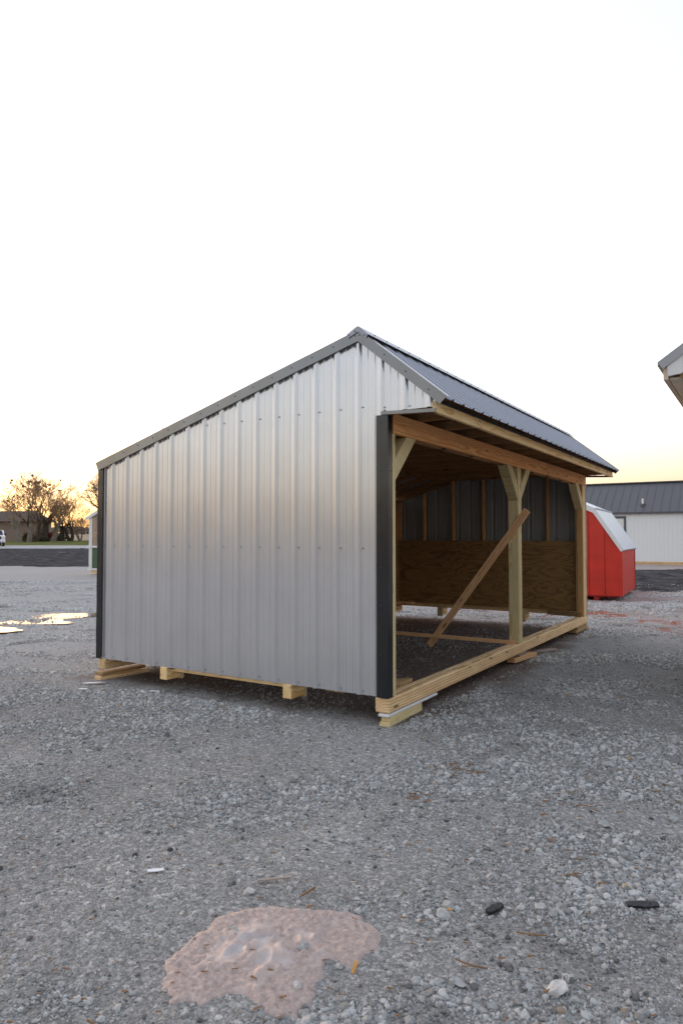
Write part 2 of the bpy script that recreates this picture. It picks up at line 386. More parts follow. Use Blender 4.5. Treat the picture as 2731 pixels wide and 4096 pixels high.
# roof slopes
def slope_panel(u0, u1, A, B, mat, name='roof_panel'):
    A = Vector(A); B = Vector(B); nrm = Vector(((B-A).z*-1, 0, (B-A).x)); nrm = nrm if nrm.z > 0 else -nrm; nrm.normalize()
    prof = rib_profile(u0, u1, .10, .019, .003); vs = []; rows = 5; n = len(prof)
    for j in range(rows+1):
        for u, h in prof:
            p = A+(B-A)*j/rows+nrm*h; vs.append((p.x, u, p.z))
    fs = [(j*n+i, j*n+i+1, (j+1)*n+i+1, (j+1)*n+i) for j in range(rows) for i in range(n-1)]
    return mesh(name, vs, fs, mat, shed)
RA = (-.285, 3.155); FE = (.548, 2.475+.003); BE = (-3.76, 2.18)
RU0, RU1 = -.012, L+.03
cr_ = cuts(RU0, RU1, .10)
for a, b in zip(cr_[:-1], cr_[1:]):
    slope_panel(a, b, (RA[0], 0, RA[1]), (FE[0], 0, FE[1]), M_ROOF)
    slope_panel(a, b, (RA[0], 0, RA[1]), (BE[0], 0, BE[1]), M_ROOF)
# trims: folded sheet given as a cross-section polyline swept from p to q, with thickness
def folded(name, poly_a, poly_b, mat, parent=shed, th=.0012, seg=1, wav=0):
    A = [Vector(p) for p in poly_a]; B = [Vector(p) for p in poly_b]; vs = []; m_ = len(A)
    for j in range(seg+1):
        for i in range(m_):
            p = A[i].lerp(B[i], j/seg)
            if wav and 0 < j < seg: p = p+Vector((0, wav*mn.noise(p*3.1), wav*mn.noise(p*2.3+Vector((5, 5, 5)))))
            vs.append(p)
    fs = [(j*m_+i, j*m_+i+1, (j+1)*m_+i+1, (j+1)*m_+i) for j in range(seg) for i in range(m_-1)]
    o = mesh(name, vs, fs, mat, parent)
    md = o.modifiers.new('thick', 'SOLIDIFY'); md.thickness = th; md.offset = 0
    return o
for yo, sg in ((-.006, -1), (L+.006, 1)):
    # front and rear corner trims, L-shaped
    folded('corner_trim', [(-.112, yo, 0.0), (-.004, yo-sg*0, 0.0), (0.0, yo-sg*.004, 0.0), (0.0, yo-sg*.083, 0.0)],
           [(-.112, yo, 2.405), (-.004, yo, 2.405), (0.0, yo-sg*.004, 2.405), (0.0, yo-sg*.083, 2.425)], M_TRIM, seg=10, wav=.0012)
    folded('corner_trim', [(XB+.082, yo, 0.0), (XB, yo, 0.0), (XB, yo-sg*.075, 0.0)],
           [(XB+.082, yo, 2.17), (XB, yo, 2.15), (XB, yo-sg*.075, 2.15)], M_TRIM, seg=14, wav=.004)
    yr = yo+sg*.014
    # rake trims: vertical face with a flange lying on the roof
    folded('rake_trim', [(BE[0]+.052, yr, BE[1]-.068), (BE[0]+.007, yr, BE[1]+.022), (BE[0]+.007, yr-sg*.055, BE[1]+.024)],
           [(-.283, yr, 3.077), (-.283, yr, 3.178), (-.283, yr-sg*.055, 3.180)], M_RAKE, seg=16, wav=.0025)
    folded('rake_trim', [(-.286, yr+sg*.002, 3.074), (-.280, yr+sg*.002, 3.178), (-.280, yr-sg*.055, 3.180)],
           [(.487, yr+sg*.002, 2.442), (.551, yr+sg*.002, 2.503), (.551, yr-sg*.055, 2.505)], M_RAKE, seg=12, wav=.0025)
    # J-trim under the overhang panel
    folded('soffit_trim', [(-.058, yo-sg*.02, 2.436), (-.058, yo+sg*.016, 2.434), (-.058, yo+sg*.016, 2.406), (-.058, yo-sg*.03, 2.406)],
           [(.447, yo-sg*.02, 2.412), (.447, yo+sg*.016, 2.412), (.447, yo+sg*.016, 2.384), (.447, yo-sg*.03, 2.384)], M_RAKE)
# ridge cap, with folded end lips
rc0, rc1 = -.026, L+.04
folded('ridge_cap', [(-.40, rc0, 3.147), (-.30, rc0, 3.203), (-.275, rc0, 3.205), (-.178, rc0, 3.118)],
       [(-.40, rc1, 3.147), (-.30, rc1, 3.203), (-.275, rc1, 3.205), (-.178, rc1, 3.118)], M_ROOF, seg=30, wav=.0015)
folded('ridge_cap_end', [(-.40, rc0-.001, 3.147), (-.30, rc0-.001, 3.203), (-.283, rc0-.002, 3.204)], [(-.38, rc0-.003, 3.112), (-.292, rc0-.004, 3.152), (-.275, rc0-.004, 3.158)], M_ROOF)
folded('ridge_cap_end', [(-.288, rc0-.005, 3.205), (-.275, rc0-.005, 3.205), (-.178, rc0-.004, 3.118)], [(-.278, rc0-.007, 3.150), (-.265, rc0-.007, 3.150), (-.196, rc0-.006, 3.090)], M_ROOF)
# black eave flashing and fascia
folded('eave_flashing', [(.40, .0, 2.520), (.449, .0, 2.500), (.449, .0, 2.468)], [(.40, L, 2.520), (.449, L, 2.500), (.449, L, 2.468)], M_TRIM, seg=16, wav=.0012)
bx('fascia', (.405, .443), (.004, 3.66), (2.385, 2.478), W_PINE, shed)
bx('fascia', (.405, .443), (3.662, L), (2.385, 2.478), W_PINE, shed)
# skids, posts, header
bx('skid', (-.137, 0), (.006, L+.0), (-.131, -.001), W_TREAT, shed, bev=.012)
bx('skid', (XB+.035, XB+.135), (.006, L), (-.122, -.001), W_TREAT, shed, bev=.010)
bx('rim_board', (XB+.002, XB+.032), (.03, L), (-.115, -.003), W_PINE, shed)
bx('post', (-.137, 0-.001), (.030, .137), (.001, 2.255), W_POST, shed, bev=.004)
bx('post', (-.137, -.001), (3.524, 3.66), (.001, 2.255), W_POST, shed, bev=.006)
bx('post', (-.137, -.001), (7.078, 7.213), (.001, 2.255), W_POST, shed, bev=.005)
bx('post', (-.100, -.002), (7.030, 7.074), (.001, 2.255), W_STUD, shed)
bx('post', (-.089, .004), (7.217, 7.25), (.001, 2.42), W_PINE, shed)
bx('post', (XB+.03, XB+.13), (.03, .12), (.001, 2.05), W_STUD, shed)
bx('post', (XB+.03, XB+.13), (L-.12, L-.03), (.001, 2.05), W_STUD, shed)
bx('header', (-.038, 0.002), (.105, 4.86), (2.258, 2.432), W_FIR, shed)
bx('header', (-.038, 0.002), (4.863, L-.004), (2.258, 2.432), W_FIR, shed)
bx('header', (-.137, -.099), (.036, L-.036), (2.262, 2.432), W_RAFT, shed)
for q in range(9):        # rough-cut packing under the header
    y0 = .6+q*.75
    if abs(y0+.35-3.59) < .45: continue
    o = bx('packing', (-.098, -.045), (y0, y0+.62), (2.243, 2.262), W_RAFT, shed)
# knee braces
def brace(y_post, y_hdr, z_post, sgn, mat=W_POST, x0=-.128, x1=-.004):
    w = .19
    pts = [(x0, y_post, z_post), (x0, y_post, z_post+w), (x0, y_hdr-sgn*w, 2.256), (x0, y_hdr, 2.256)]
    return prism('knee_brace', pts, (x1-x0, 0, 0), mat, shed)
brace(.138, .55, 1.85, 1); brace(3.523, 3.12, 1.83, -1); brace(3.661, 4.07, 1.85, 1)
brace(7.028, 6.60, 1.83, -1)
# joists / lookouts running over the header
JY = [.03+.61*k for k in range(13)]
for y in JY:
    y = min(max(y, .05), L-.09)
    bx('joist', (-2.75, .403), (max(y-.019, .030), max(y+.019, .068)), (2.434, 2.522), W_RAFT, shed)
    beam('rafter', (XB+.03, y+.0395, 2.10), (-.30, y+.0395, 2.10+.281*3.40-.005), .088, .038, W_RAFT, shed, side=(0, 1, 0))
    beam('rafter', (-.27, y+.0395, 3.085), (.41, y+.0395, 2.512), .088, .038, W_RAFT, shed, side=(0, 1, 0))
for k in range(5):        # purlins under the rear slope
    x = -3.4+k*.75; z = 2.10+.281*(x-XB)+.095-.045
    bx('purlin', (x-.044, x+.044), (.036, L-.036), (z-.019+.02, z+.019+.02), W_RAFT, shed)
bx('top_plate', (XB+.036, XB+.12), (.036, L-.036), (2.055, 2.095), W_RAFT, shed)
# end wall framing and lining, both gables
for side_, yy0, yy1, yp in ((0, .034, .122, .134), (1, L-.122, L-.034, L-.134)):
    for x in (-3.585, -3.05, -2.445, -1.84, -1.235, -.64):
        top = roofz(x)-.13 if x < -2.5 else 2.43
        bx('stud', (x-.019, x+.019), (yy0, yy1), (.08, top), W_STUD, shed)
    bx('bottom_plate', (XB+.03, -.139), (yy0, yy1), (.002, .04), W_TREAT, shed)
    bx('bottom_plate', (XB+.03, -.139), (yy0, yy1), (.042, .078), W_TREAT, shed)
    ydir = 1 if side_ == 0 else -1
    for x0, x1 in ((-3.60, -2.497), (-2.493, -.142)):
        ya, yb = yp-.008, yp+.005
        o = beam('plywood_panel', ((x0), (ya+yb)/2, .685), ((x1), (ya+yb)/2, .685), 1.21, .012, W_PLY, shed, side=(0, 1, 0), bev=.001)
    # short support stubs at the ends
    for xa in (-2.715, -1.113):
        y0, y1 = (.003, .215) if side_ == 0 else (L-.215, L-.003)
        bx('support_stub', (xa, xa+.10), (y0, y1), (-.131, -.001), W_PINE if side_ == 0 else W_TREAT, shed, bev=.006)
        ys = y1+.002 if side_ == 0 else y0-.040
        bx('support_stub', (xa, xa+.10), (ys, ys+.038), (-.15, .075), W_POST, shed)
    # strip of plate showing below the siding
    if side_ == 0: bx('bottom_plate', (-2.612, -1.116), (.030, .068), (-.034, -.001), W_PINE, shed)
    # diagonal corner ties in plan
    ys = .74 if side_ == 0 else L-.20
for (pa, pb, zz) in (((-.139, .64), (-.66, .12), .0), ((-.139, .64), (-.66, .12), .039), ((-.139, 7.20), (-.62, 6.75), .04)):
    pass
prism('corner_tie', [(-.141, .535, .0), (-.141, .735, .0), (-.76, .125, .0), (-.56, .125, .0)], (0, 0, .036), W_OLD, shed)
prism('corner_tie', [(-.141, .50, -.040), (-.141, .66, -.040), (-.72, .125, -.040), (-.54, .125, -.040)], (0, 0, .038), W_OLD, shed)
prism('corner_tie', [(-.02, 6.93, .003), (-.14, 7.02, .003), (-.62, 7.16, .003), (-.62, 7.03, .003)], (0, 0, .072), W_OLD, shed)
prism('corner_tie', [(-3.24, 7.02, .05), (-3.24, 7.15, .05), (-3.60, 7.15, .05), (-3.60, 6.95, .05)], (0, 0, .036), W_PINE, shed)
for i in range(13):       # rear wall studs
    bx('stud', (XB+.03, XB+.118), (.12+i*.585, .158+i*.585), (.04, 2.05), W_STUD, shed)
bx('bottom_plate', (XB+.03, XB+.118), (.03, L-.03), (.001, .038), W_TREAT, shed)
for y0, y1 in ((.13, 2.5), (2.504, 4.9), (4.904, L-.13)):
    beam('plywood_panel', (XB+.127, y0, .66), (XB+.127, y1, .66), 1.21, .012, W_PLY, shed, side=(1, 0, 0), bev=.001)
# temporary braces
beam('temporary_brace', (-1.245, 3.503, -.115), (.122, 3.503, 1.700), .090, .038, W_RED, shed, side=(0, 1, 0))
beam('temporary_brace', (XB+.14, 3.455, .018), (-.046, 3.455, .022), .038, .046, W_RED, shed, side=(0, 0, 1))
# screws
def hexes(name, pts, r, h, mat, parent, axis_='y', sgn=-1):
    vs, fs = [], []
    for (x, y, z) in pts:
        b = len(vs)
        for k in range(6):
            a = k*math.pi/3
            if axis_ == 'y': vs += [(x+r*math.cos(a), y, z+r*math.sin(a)), (x+r*.75*math.cos(a), y+sgn*h, z+r*.75*math.sin(a))]
            else: vs += [(x, y+r*math.cos(a), z+r*math.sin(a)), (x+sgn*h, y+r*.75*math.cos(a), z+r*.75*math.sin(a))]
        for k in range(6):
            k2 = (k+1) % 6; fs.append((b+2*k, b+2*k2, b+2*k2+1, b+2*k+1))
        fs.append(tuple(b+2*k+1 for k in range(6)))
    return tag(mesh(name, vs, fs, mat, parent), kind='stuff')
sp_ = []
for i in range(16):
    xr = PH+i*RP+.042
    if xr > -.13: continue
    for z in (.032, 1.262): sp_.append((xr, .018, z))
    if xr > -2.1: sp_.append((xr, .018, 2.495))
sp_ += [(-3.66, .018, .05), (-3.60, .018, .04), (-3.62, .018, 1.262)]
sp_ += [(-.035, .006, 2.47), (-.035, .006, 2.445), (.20, .006, 2.46), (.37, .006, 2.45), (.425, .006, 2.45)]
hexes('screws', sp_, .0062, .005, M_SCREW, shed)
tp = [(-.068, -.008, z) for z in (.032, .36, .78, 1.10, 1.52, 1.93, 2.34)] + [(XB+.062, -.008, z) for z in (.05, .42, .78, 1.15, 1.5, 1.85)]
for i in range(1, 16):
    x = PH+(i-.5)*RP+.1
    if x < APX: tp.append((x, -.021, roofz(x)+.006))
for t in (.02, .35, .62, .9): tp.append((APX+t*.75, -.025, roofz(APX+t*.75)+.012))
tp += [(-.37, -.031, 3.135), (-.31, -.031, 3.165), (-.215, -.034, 3.115)]
hexes('screws', tp, .0062, .005, M_SCREW, shed)
hexes('screws', [(.0015, .05, z) for z in (.78, 1.52, 1.93)], .006, .005, M_SCREW, shed, 'x', 1)
nl = []
for (y0, y1, z0, z1) in ((.12, 1.0, 2.28, 2.41), (4.8, 5.0, 2.28, 2.41)):
    rr = random.Random(3); nl += [(.0035, rr.uniform(y0, y1), rr.uniform(z0, z1)) for _ in range(14)]
hexes('screws', nl, .004, .002, M_SCREW, shed, 'x', 1)
# roof screws on ridge cap front edge
rs = []
for i in range(32):
    y = .10+i*RP; rs.append((-.185, y, 3.135))
vs, fs = [], []
for (x, y, z) in rs:
    b = len(vs)
    for k in range(6):
        a = k*math.pi/3; vs += [(x+.006*math.cos(a), y+.006*math.sin(a), z-.006*math.cos(a)*.8), (x+.004*math.cos(a)+.005, y+.004*math.sin(a), z+.008)]
    for k in range(6): k2 = (k+1) % 6; fs.append((b+2*k, b+2*k2, b+2*k2+1, b+2*k+1))
    fs.append(tuple(b+2*k+1 for k in range(6)))
tag(mesh('screws', vs, fs, M_SCREW, shed), kind='stuff')
# ------------------------------------------------------------------ timber under the shed
M_WHITE = plain('white_paint', (.72, .72, .72), .5, var=.04, bump=.1)
def loose(name, label, cat, a, b, w, t, mat, side=(0, 0, 1), group=None, bev=.004):
    return tag(beam(name, a, b, w, t, mat, None, side, bev), label, cat, group)
loose('support_board', 'lower treated board on the gravel under the near right corner of the shed', 'board', (-.044, .000, -.221), (-.055, .665, -.221), .096, .038, W_POST)
loose('support_board', 'upper treated board just below the white painted board at the near right corner', 'board', (-.040, .025, -.1795), (-.050, .66, -.1795), .088, .042, W_POST)
loose('white_board', 'white painted board with splintered end wedged under the near end of the front skid', 'board', (-.046, -.012, -.1455), (-.046, .985, -.1455), .10, .022, M_WHITE)
loose('support_board', 'bottom treated board on the gravel under the rear left corner of the shed', 'board', (-3.67, -.02, -.220), (-3.60, .62, -.220), .13, .038, W_TREAT)
loose('support_board', 'thin pinkish board between rear skid and bottom board at the left corner', 'board', (-3.68, .0, -.171), (-3.64, .60, -.171), .13, .03, W_OLD)
loose('support_block', 'grey wood spacer right under the front skid below the centre post', 'block', (-.09, 3.545, -.152), (-.09, 3.86, -.152), .165, .036, W_GREY)
loose('support_board', 'orange board with splintered end on gravel below the centre post', 'board', (-.06, 3.36, -.195), (.02, 4.02, -.195), .12, .05, W_RED)
loose('scrap_board', 'pale weathered board poking out from under the front skid beyond the centre post', 'board', (-.22, 4.05, -.222), (.12, 4.72, -.222), .14, .02, W_GREY)
loose('support_board', 'brown board under the far end of the front skid', 'board', (-.07, 6.56, -.152), (-.07, 7.26, -.152), .14, .035, W_OLD)
loose('support_board', 'second brown board on the ground under the far end of the front skid', 'board', (-.07, 6.50, -.195), (-.07, 7.28, -.195), .15, .05, W_OLD)
# ------------------------------------------------------------------ clay patch
def clay():
    out = [(0.877,-3.357),(0.8,-3.273),(0.791,-3.15),(0.777,-2.969),(0.834,-2.866),(0.911,-2.782),(0.99,-2.751),(1.106,-2.705),(1.206,-2.651),(1.282,-2.638),(1.321,-2.68),(1.406,-2.691),(1.434,-2.75),(1.445,-2.83),(1.429,-2.875),(1.437,-2.91),(1.419,-2.955),(1.322,-2.962),(1.329,-3.011),(1.368,-3.063),(1.371,-3.111),(1.41,-3.157),(1.423,-3.199),(1.399,-3.231),(1.416,-3.273),(1.312,-3.317),(1.267,-3.28),(1.198,-3.278),(1.142,-3.283),(1.118,-3.31),(1.09,-3.39),(1.031,-3.393),(0.995,-3.438)]
    n = len(out)
    def sd_(x, y):
        x += .022*mn.noise(Vector((x*14, y*14, 0)))+.010*mn.noise(Vector((x*40, y*40, 3))); y += .022*mn.noise(Vector((x*14, y*14, 9)))+.010*mn.noise(Vector((x*40, y*40, 7)))
        ins = False; dm = 9
        for i in range(n):
            x0, y0 = out[i]; x1, y1 = out[(i+1) % n]
            if (y0 > y) != (y1 > y) and x < (x1-x0)*(y-y0)/(y1-y0)+x0: ins = not ins
            ex, ey = x1-x0, y1-y0; t = max(0, min(1, ((x-x0)*ex+(y-y0)*ey)/(ex*ex+ey*ey))); dm = min(dm, math.hypot(x-x0-t*ex, y-y0-t*ey))
        return dm if ins else -dm
    st = .0075; xs = np.arange(.72, 1.52, st); ys = np.arange(-3.50, -2.58, st); idx = {}; vs = []; wet = []
    for i, x in enumerate(xs):
        for j, y in enumerate(ys):
            d = sd_(x, y)
            if d < -.022: continue
            e = min(1, max(0, d)/.035)
            w = sstep(.35, .95, 1-math.hypot((x-1.05)/.30, (y+3.05)/.34)+.75*mn.noise(Vector((x*8, y*8, 4)))+.35*mn.noise(Vector((x*26, y*26, 4))))
            rid = abs(mn.noise(Vector((x*11+y*5, y*9-x*4, 2)))); rid2 = abs(mn.noise(Vector((x*30, y*30, 6))))
            z = gz(x, y)+.002+e**.5*(.008+.010*(1-w)*(mn.noise(Vector((x*45, y*45, 1)))*.8+mn.noise(Vector((x*110, y*110, 1)))*.7)+w*.030*max(0, .25-rid)*3+.008*rid2)
            if d < .004: z -= min(.016, (.004-d)*.9)
            idx[i, j] = len(vs); vs.append((x, y, z)); wet.append(w)
    fs = [(idx[i, j], idx[i+1, j], idx[i+1, j+1], idx[i, j+1]) for (i, j) in list(idx) if (i+1, j) in idx and (i+1, j+1) in idx and (i, j+1) in idx]
    m = NT('wet_clay'); tc = m.n('ShaderNodeTexCoord').outputs['Object']
    at = m.n('ShaderNodeAttribute', _attribute_name='wet').outputs['Fac']
    nz = m.noise(tc, 55, 5, .75); c = m.mix(m.ramp(nz, [(.35, 0), (.65, 1)]), (.50, .37, .32), (.74, .59, .52))
    wc = m.mix(m.ramp(m.noise(tc, 14, 3, .6, .6), [(.42, 0), (.56, 1)]), (.70, .64, .62), (.78, .61, .53))
    m.l(m.mix(at, c, wc), m.b.inputs['Base Color'])
    m.l(m.ramp(at, [(0, .85), (1, .55)]), m.b.inputs['Roughness'])
    m.l(m.bump(m.noise(tc, 160, 5, .75), 1.0, .01), m.b.inputs['Normal'])
    o = mesh('clay_patch', vs, fs, m.m, smooth=True)
    a = o.data.attributes.new('wet', 'FLOAT', 'POINT'); a.data.foreach_set('value', wet)
    tag(o, 'pinkish dried clay patch with pale wet ridges on the gravel in the foreground', kind='structure')
    return sd_
clay_sd = clay()
# ------------------------------------------------------------------ puddles
M_WATER = NT('puddle_water'); M_WATER.b.inputs['Base Color'].default_value = (.10, .095, .085, 1); M_WATER.b.inputs['Roughness'].default_value = .05
M_WATER.b.inputs['IOR'].default_value = 1.33; M_WATER.b.inputs['Specular IOR Level'].default_value = .5; M_WATER = M_WATER.m
def puddle(pts, label, lift=.016):
    P = []; n = len(pts)
    for i in range(n):
        a, b = Vector(pts[i]), Vector(pts[(i+1) % n])
        for k in range(10):
            p = a.lerp(b, k/10); q = mn.noise(Vector((p.x*1.7, p.y*4, 2)))
            P.append((p.x+.15*q, p.y+.07*mn.noise(Vector((p.x*2.3, p.y*2, 5)))))
    W_ = [V(*p) for p in P]; z = G0+lift
    o = mesh('puddle', [(x, y, z) for x, y in W_], [tuple(range(len(W_)))], M_WATER)
    return tag(o, label, kind='structure')
def px(u, v): d = 4416/(v-2148); return ((u-1365.5)/2760*d, d)
puddle([px(-60, 2505), px(60, 2482), px(134, 2465), px(220, 2456), px(420, 2453), px(420, 2462), px(250, 2478), px(296, 2492), px(250, 2497), px(45, 2497)], 'shallow puddle reflecting the bright sky left of the shed')
puddle([px(-60, 2508), px(0, 2504), px(60, 2514), px(86, 2524), px(30, 2531), px(-60, 2532)], 'smaller puddle at the left edge reflecting the sky')
# ------------------------------------------------------------------ gravel stones (geometry nodes, one object)
def stone_mat():
    m = NT('limestone_gravel'); tc = m.n('ShaderNodeTexCoord').outputs['Object']
    t = m.n('ShaderNodeAttribute', _attribute_name='tone', _attribute_type='INSTANCER').outputs['Fac']
    c = m.ramp(t, [(0, (.09, .086, .08)), (.12, (.27, .262, .248)), (.5, (.44, .43, .412)), (.85, (.60, .588, .565)), (.94, (.70, .685, .66)), (.97, (.36, .27, .22)), (1, (.42, .31, .20))])
    nz = m.noise(tc, 3, 4, .6); c = m.mix(1.0, c, m.ramp(nz, [(.3, .75), (.7, 1.2)]), 'MULTIPLY')
    m.l(c, m.b.inputs['Base Color']); m.b.inputs['Roughness'].default_value = .85; m.b.inputs['Specular IOR Level'].default_value = .1
    m.l(m.bump(m.noise(tc, 6, 3), .4, .1), m.b.inputs['Normal']); return m.m
M_STONE = stone_mat()
def gravel():
    rg = np.random.default_rng(11)
    pts, sc, rot, tone, idx = [], [], [], [], []
    N = 330000
    u = rg.random(N); d = 1.95*np.exp(u*math.log(24/1.95)); lat = (rg.random(N)*2-1)*(.56*d+.25)
    r1 = rg.random(N)
    for i in range(N):
        x, y = V(lat[i], d[i]); D = d[i]
        a_ = x*.80+y*.60; b_ = -x*.60+y*.80; c = 1.1*mn.noise(Vector((a_*.35+4, b_*1.15, 1)))+.6*mn.noise(Vector((x*2.1, y*2.6, 4)))+.3*mn.noise(Vector((x*6, y*6, 2)))
        k = sstep(-.35, .5, c+(.12 if D < 4 else 0))
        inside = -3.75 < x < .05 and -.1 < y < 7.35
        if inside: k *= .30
        if clay_sd(x, y) > -.004 and D < 4 and r1[i] > (.35 if clay_sd(x, y) < .03 else .05): continue
        if r1[i] > .10+.90*k: continue
        smin = .0020+.00055*D
        r = smin*(1-rg.random())**(-1/3.0)
        r = min(r, .0145+.4*smin) if rg.random() < .985 else min(r*1.5, .026)
        r *= (.75+.5*k)
        if abs(x+.07) < .12 and -.05 < y < 7.4: r = min(r, .012)
        if -3.8 < x < -3.5 and -.1 < y < .7: r = min(r, .010)
        pts.append((x, y, gz(x, y)+r*.25)); f = .55+.3*rg.random()
        sc.append((r*(1+.35*rg.random()), r*(.8+.4*rg.random()), r*f)); rot.append((rg.normal()*.35, rg.normal()*.35, rg.random()*6.28))
        t = rg.random(); t = t*.8+.1*k
        if rg.random() < .02: t = .955+.045*rg.random()
        t = min(.93, t+.35*sstep(6, 13, D)*(t < .94)) if t < .94 else t
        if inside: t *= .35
        stn = mn.noise(Vector((x*1.4+7, y*1.4, 6)))
        if stn > .42: t *= .45
        if (x-1.95)**2/.10+(y+2.53)**2/.02 < 1+.8*mn.noise(Vector((x*9, y*9, 3))): t *= .15
        tone.append(t); idx.append(int(rg.integers(0, 6)))
    me = bpy.data.meshes.new('gravel'); me.from_pydata(pts, [], [])
    for nm, ty, dat in (('sc', 'FLOAT_VECTOR', sc), ('rt', 'FLOAT_VECTOR', rot)):
        a = me.attributes.new(nm, ty, 'POINT'); a.data.foreach_set('vector', np.array(dat, dtype=np.float32).ravel())
    a = me.attributes.new('tone', 'FLOAT', 'POINT'); a.data.foreach_set('value', np.array(tone, dtype=np.float32))
    a = me.attributes.new('ix', 'INT', 'POINT'); a.data.foreach_set('value', np.array(idx, dtype=np.int32))
    o = link('gravel', me, M_STONE)
    ng = bpy.data.node_groups.new('scatter_stones', 'GeometryNodeTree')
    ng.interface.new_socket('Geometry', in_out='INPUT', socket_type='NodeSocketGeometry')
    ng.interface.new_socket('Geometry', in_out='OUTPUT', socket_type='NodeSocketGeometry')
    N_ = ng.nodes; gi = N_.new('NodeGroupInput'); go = N_.new('NodeGroupOutput'); LK = ng.links.new
    jn = N_.new('GeometryNodeJoinGeometry')
    for k in range(6):
        ic = N_.new('GeometryNodeMeshIcoSphere'); ic.inputs['Radius'].default_value = 1; ic.inputs['Subdivisions'].default_value = 2 if k < 3 else 1
        sp = N_.new('GeometryNodeSetPosition'); no = N_.new('ShaderNodeTexNoise'); no.noise_dimensions = '4D'
        no.inputs['W'].default_value = k*3.7; no.inputs['Scale'].default_value = 1.1; no.inputs['Detail'].default_value = 1.5
        sb = N_.new('ShaderNodeVectorMath'); sb.operation = 'SUBTRACT'; sb.inputs[1].default_value = (.5, .5, .5); LK(no.outputs['Color'], sb.inputs[0])
        ml = N_.new('ShaderNodeVectorMath'); ml.operation = 'SCALE'; ml.inputs['Scale'].default_value = 1.5; LK(sb.outputs[0], ml.inputs[0])
        LK(ic.outputs[0], sp.inputs[0]); LK(ml.outputs[0], sp.inputs['Offset'])
        sm = N_.new('GeometryNodeSetMaterial'); sm.inputs['Material'].default_value = M_STONE; LK(sp.outputs[0], sm.inputs[0])
        ti = N_.new('GeometryNodeGeometryToInstance'); LK(sm.outputs[0], ti.inputs[0]); LK(ti.outputs[0], jn.inputs[0])
    ip = N_.new('GeometryNodeInstanceOnPoints'); ip.inputs['Pick Instance'].default_value = True
    def attr(nm, ty):
        a = N_.new('GeometryNodeInputNamedAttribute'); a.data_type = ty; a.inputs[0].default_value = nm
        return [s for s in a.outputs if s.enabled and s.name == 'Attribute'][0]
    LK(gi.outputs[0], ip.inputs['Points']); LK(jn.outputs[0], ip.inputs['Instance'])
    LK(attr('ix', 'INT'), ip.inputs['Instance Index']); LK(attr('sc', 'FLOAT_VECTOR'), ip.inputs['Scale'])
    e2r = N_.new('FunctionNodeEulerToRotation'); LK(attr('rt', 'FLOAT_VECTOR'), e2r.inputs[0]); LK(e2r.outputs[0], ip.inputs['Rotation'])
    LK(ip.outputs[0], go.inputs[0])
    md = o.modifiers.new('scatter', 'NODES'); md.node_group = ng
    tag(o, 'loose grey crushed limestone gravel covering the yard', kind='stuff')
    print('stones', len(pts))
gravel()
# ------------------------------------------------------------------ individual rocks and litter
def rock(x, y, r, label, mat, seed=0, flat=.6, sink=.3):
    bm = bmesh.new(); bmesh.ops.create_icosphere(bm, subdivisions=3, radius=1)
    for v in bm.verts:
        p = v.co.copy(); q = mn.noise_vector(p*.9+Vector((seed*5.1, seed, 0)))*.65+mn.noise_vector(p*2.4+Vector((seed, 0, 9)))*.16
        v.co = p+q
    for k in range(7):     # chip flat facets
        rr = random.Random(seed*31+k); nrm = Vector((rr.gauss(0, 1), rr.gauss(0, 1), rr.gauss(0, .8))).normalized(); lim = .62+.2*rr.random()
        for v in bm.verts:
            dd = v.co.dot(nrm)
            if dd > lim: v.co -= nrm*(dd-lim)*.85
    for v in bm.verts: v.co = Vector((v.co.x*r*1.25, v.co.y*r*.95, v.co.z*r*flat))
    me = bpy.data.meshes.new('rock'); bm.to_mesh(me); bm.free()
    o = link('rock', me, mat); o.location = (x, y, gz(x, y)+r*flat*(1-sink)); o.rotation_euler = (0, 0, seed*1.3)
    return tag(o, label, 'rock')
M_RW = plain('pale_limestone', (.52, .49, .46), .85, var=.18, scale=30, bump=.5, bscale=90)
M_RG = plain('grey_limestone', (.36, .355, .34), .85, var=.2, scale=30, bump=.5, bscale=90)
M_RT = plain('tan_stone', (.52, .40, .24), .85, var=.2, scale=30, bump=.4, bscale=90)
rock(2.096, -2.685, .034, 'largest pale rock at the lower right beside the dark stain', M_RW, 1)
rock(1.937, -1.122, .030, 'rounded pale grey rock alone on fine gravel at right centre', M_RG, 2, .75)
rock(1.893, -2.16, .020, 'white rock midway between the black chunk and the black strip', M_RW, 3, .8)
rock(2.169, -1.774, .022, 'cream yellow topped rock just beyond the black strip', M_RT, 4)
rock(1.555, -2.379, .024, 'pale rock beside the tiny orange leaf left of the black chunk', M_RG, 5, .8)
rock(1.772, -2.300, .017, 'white stone touching the right end of the black chunk', M_RW, 6)
rock(1.792, -2.835, .022, 'pale round stone at the bottom left of the largest rock', M_RG, 7)
rock(2.259, -.807, .030, 'light rock near the right edge on the gravel', M_RG, 8)
rock(1.743, -.057, .030, 'smooth light rock on the gravel right of the shed corner', M_RG, 9, .8)
rock(1.868, -1.327, .026, 'flaky crumbled whitish stone pile near the rounded grey rock', M_RW, 10, .45)
rock(.764, -2.744, .024, 'grey-white rock just beyond the clay patch', M_RW, 11)
rock(.906, -3.01, .020, 'grey stone lodged in the left part of the clay patch', M_RG, 12)
rock(1.209, -2.963, .022, 'greenish grey stone in the middle of the clay patch', M_RG, 13)
rock(1.32, -3.149, .018, 'small light stone lying on the near lobe of the clay', M_RW, 14)
rock(.712, .105, .034, 'white rock among coarse gravel near the stacked boards', M_RG, 15)
rock(1.65, -.82, .032, 'pale angular rock with brown bark beside it', M_RG, 16)
M_RUB = plain('black_rubber', (.02, .02, .022), .45, var=.3, scale=40, bump=.6, bscale=120)
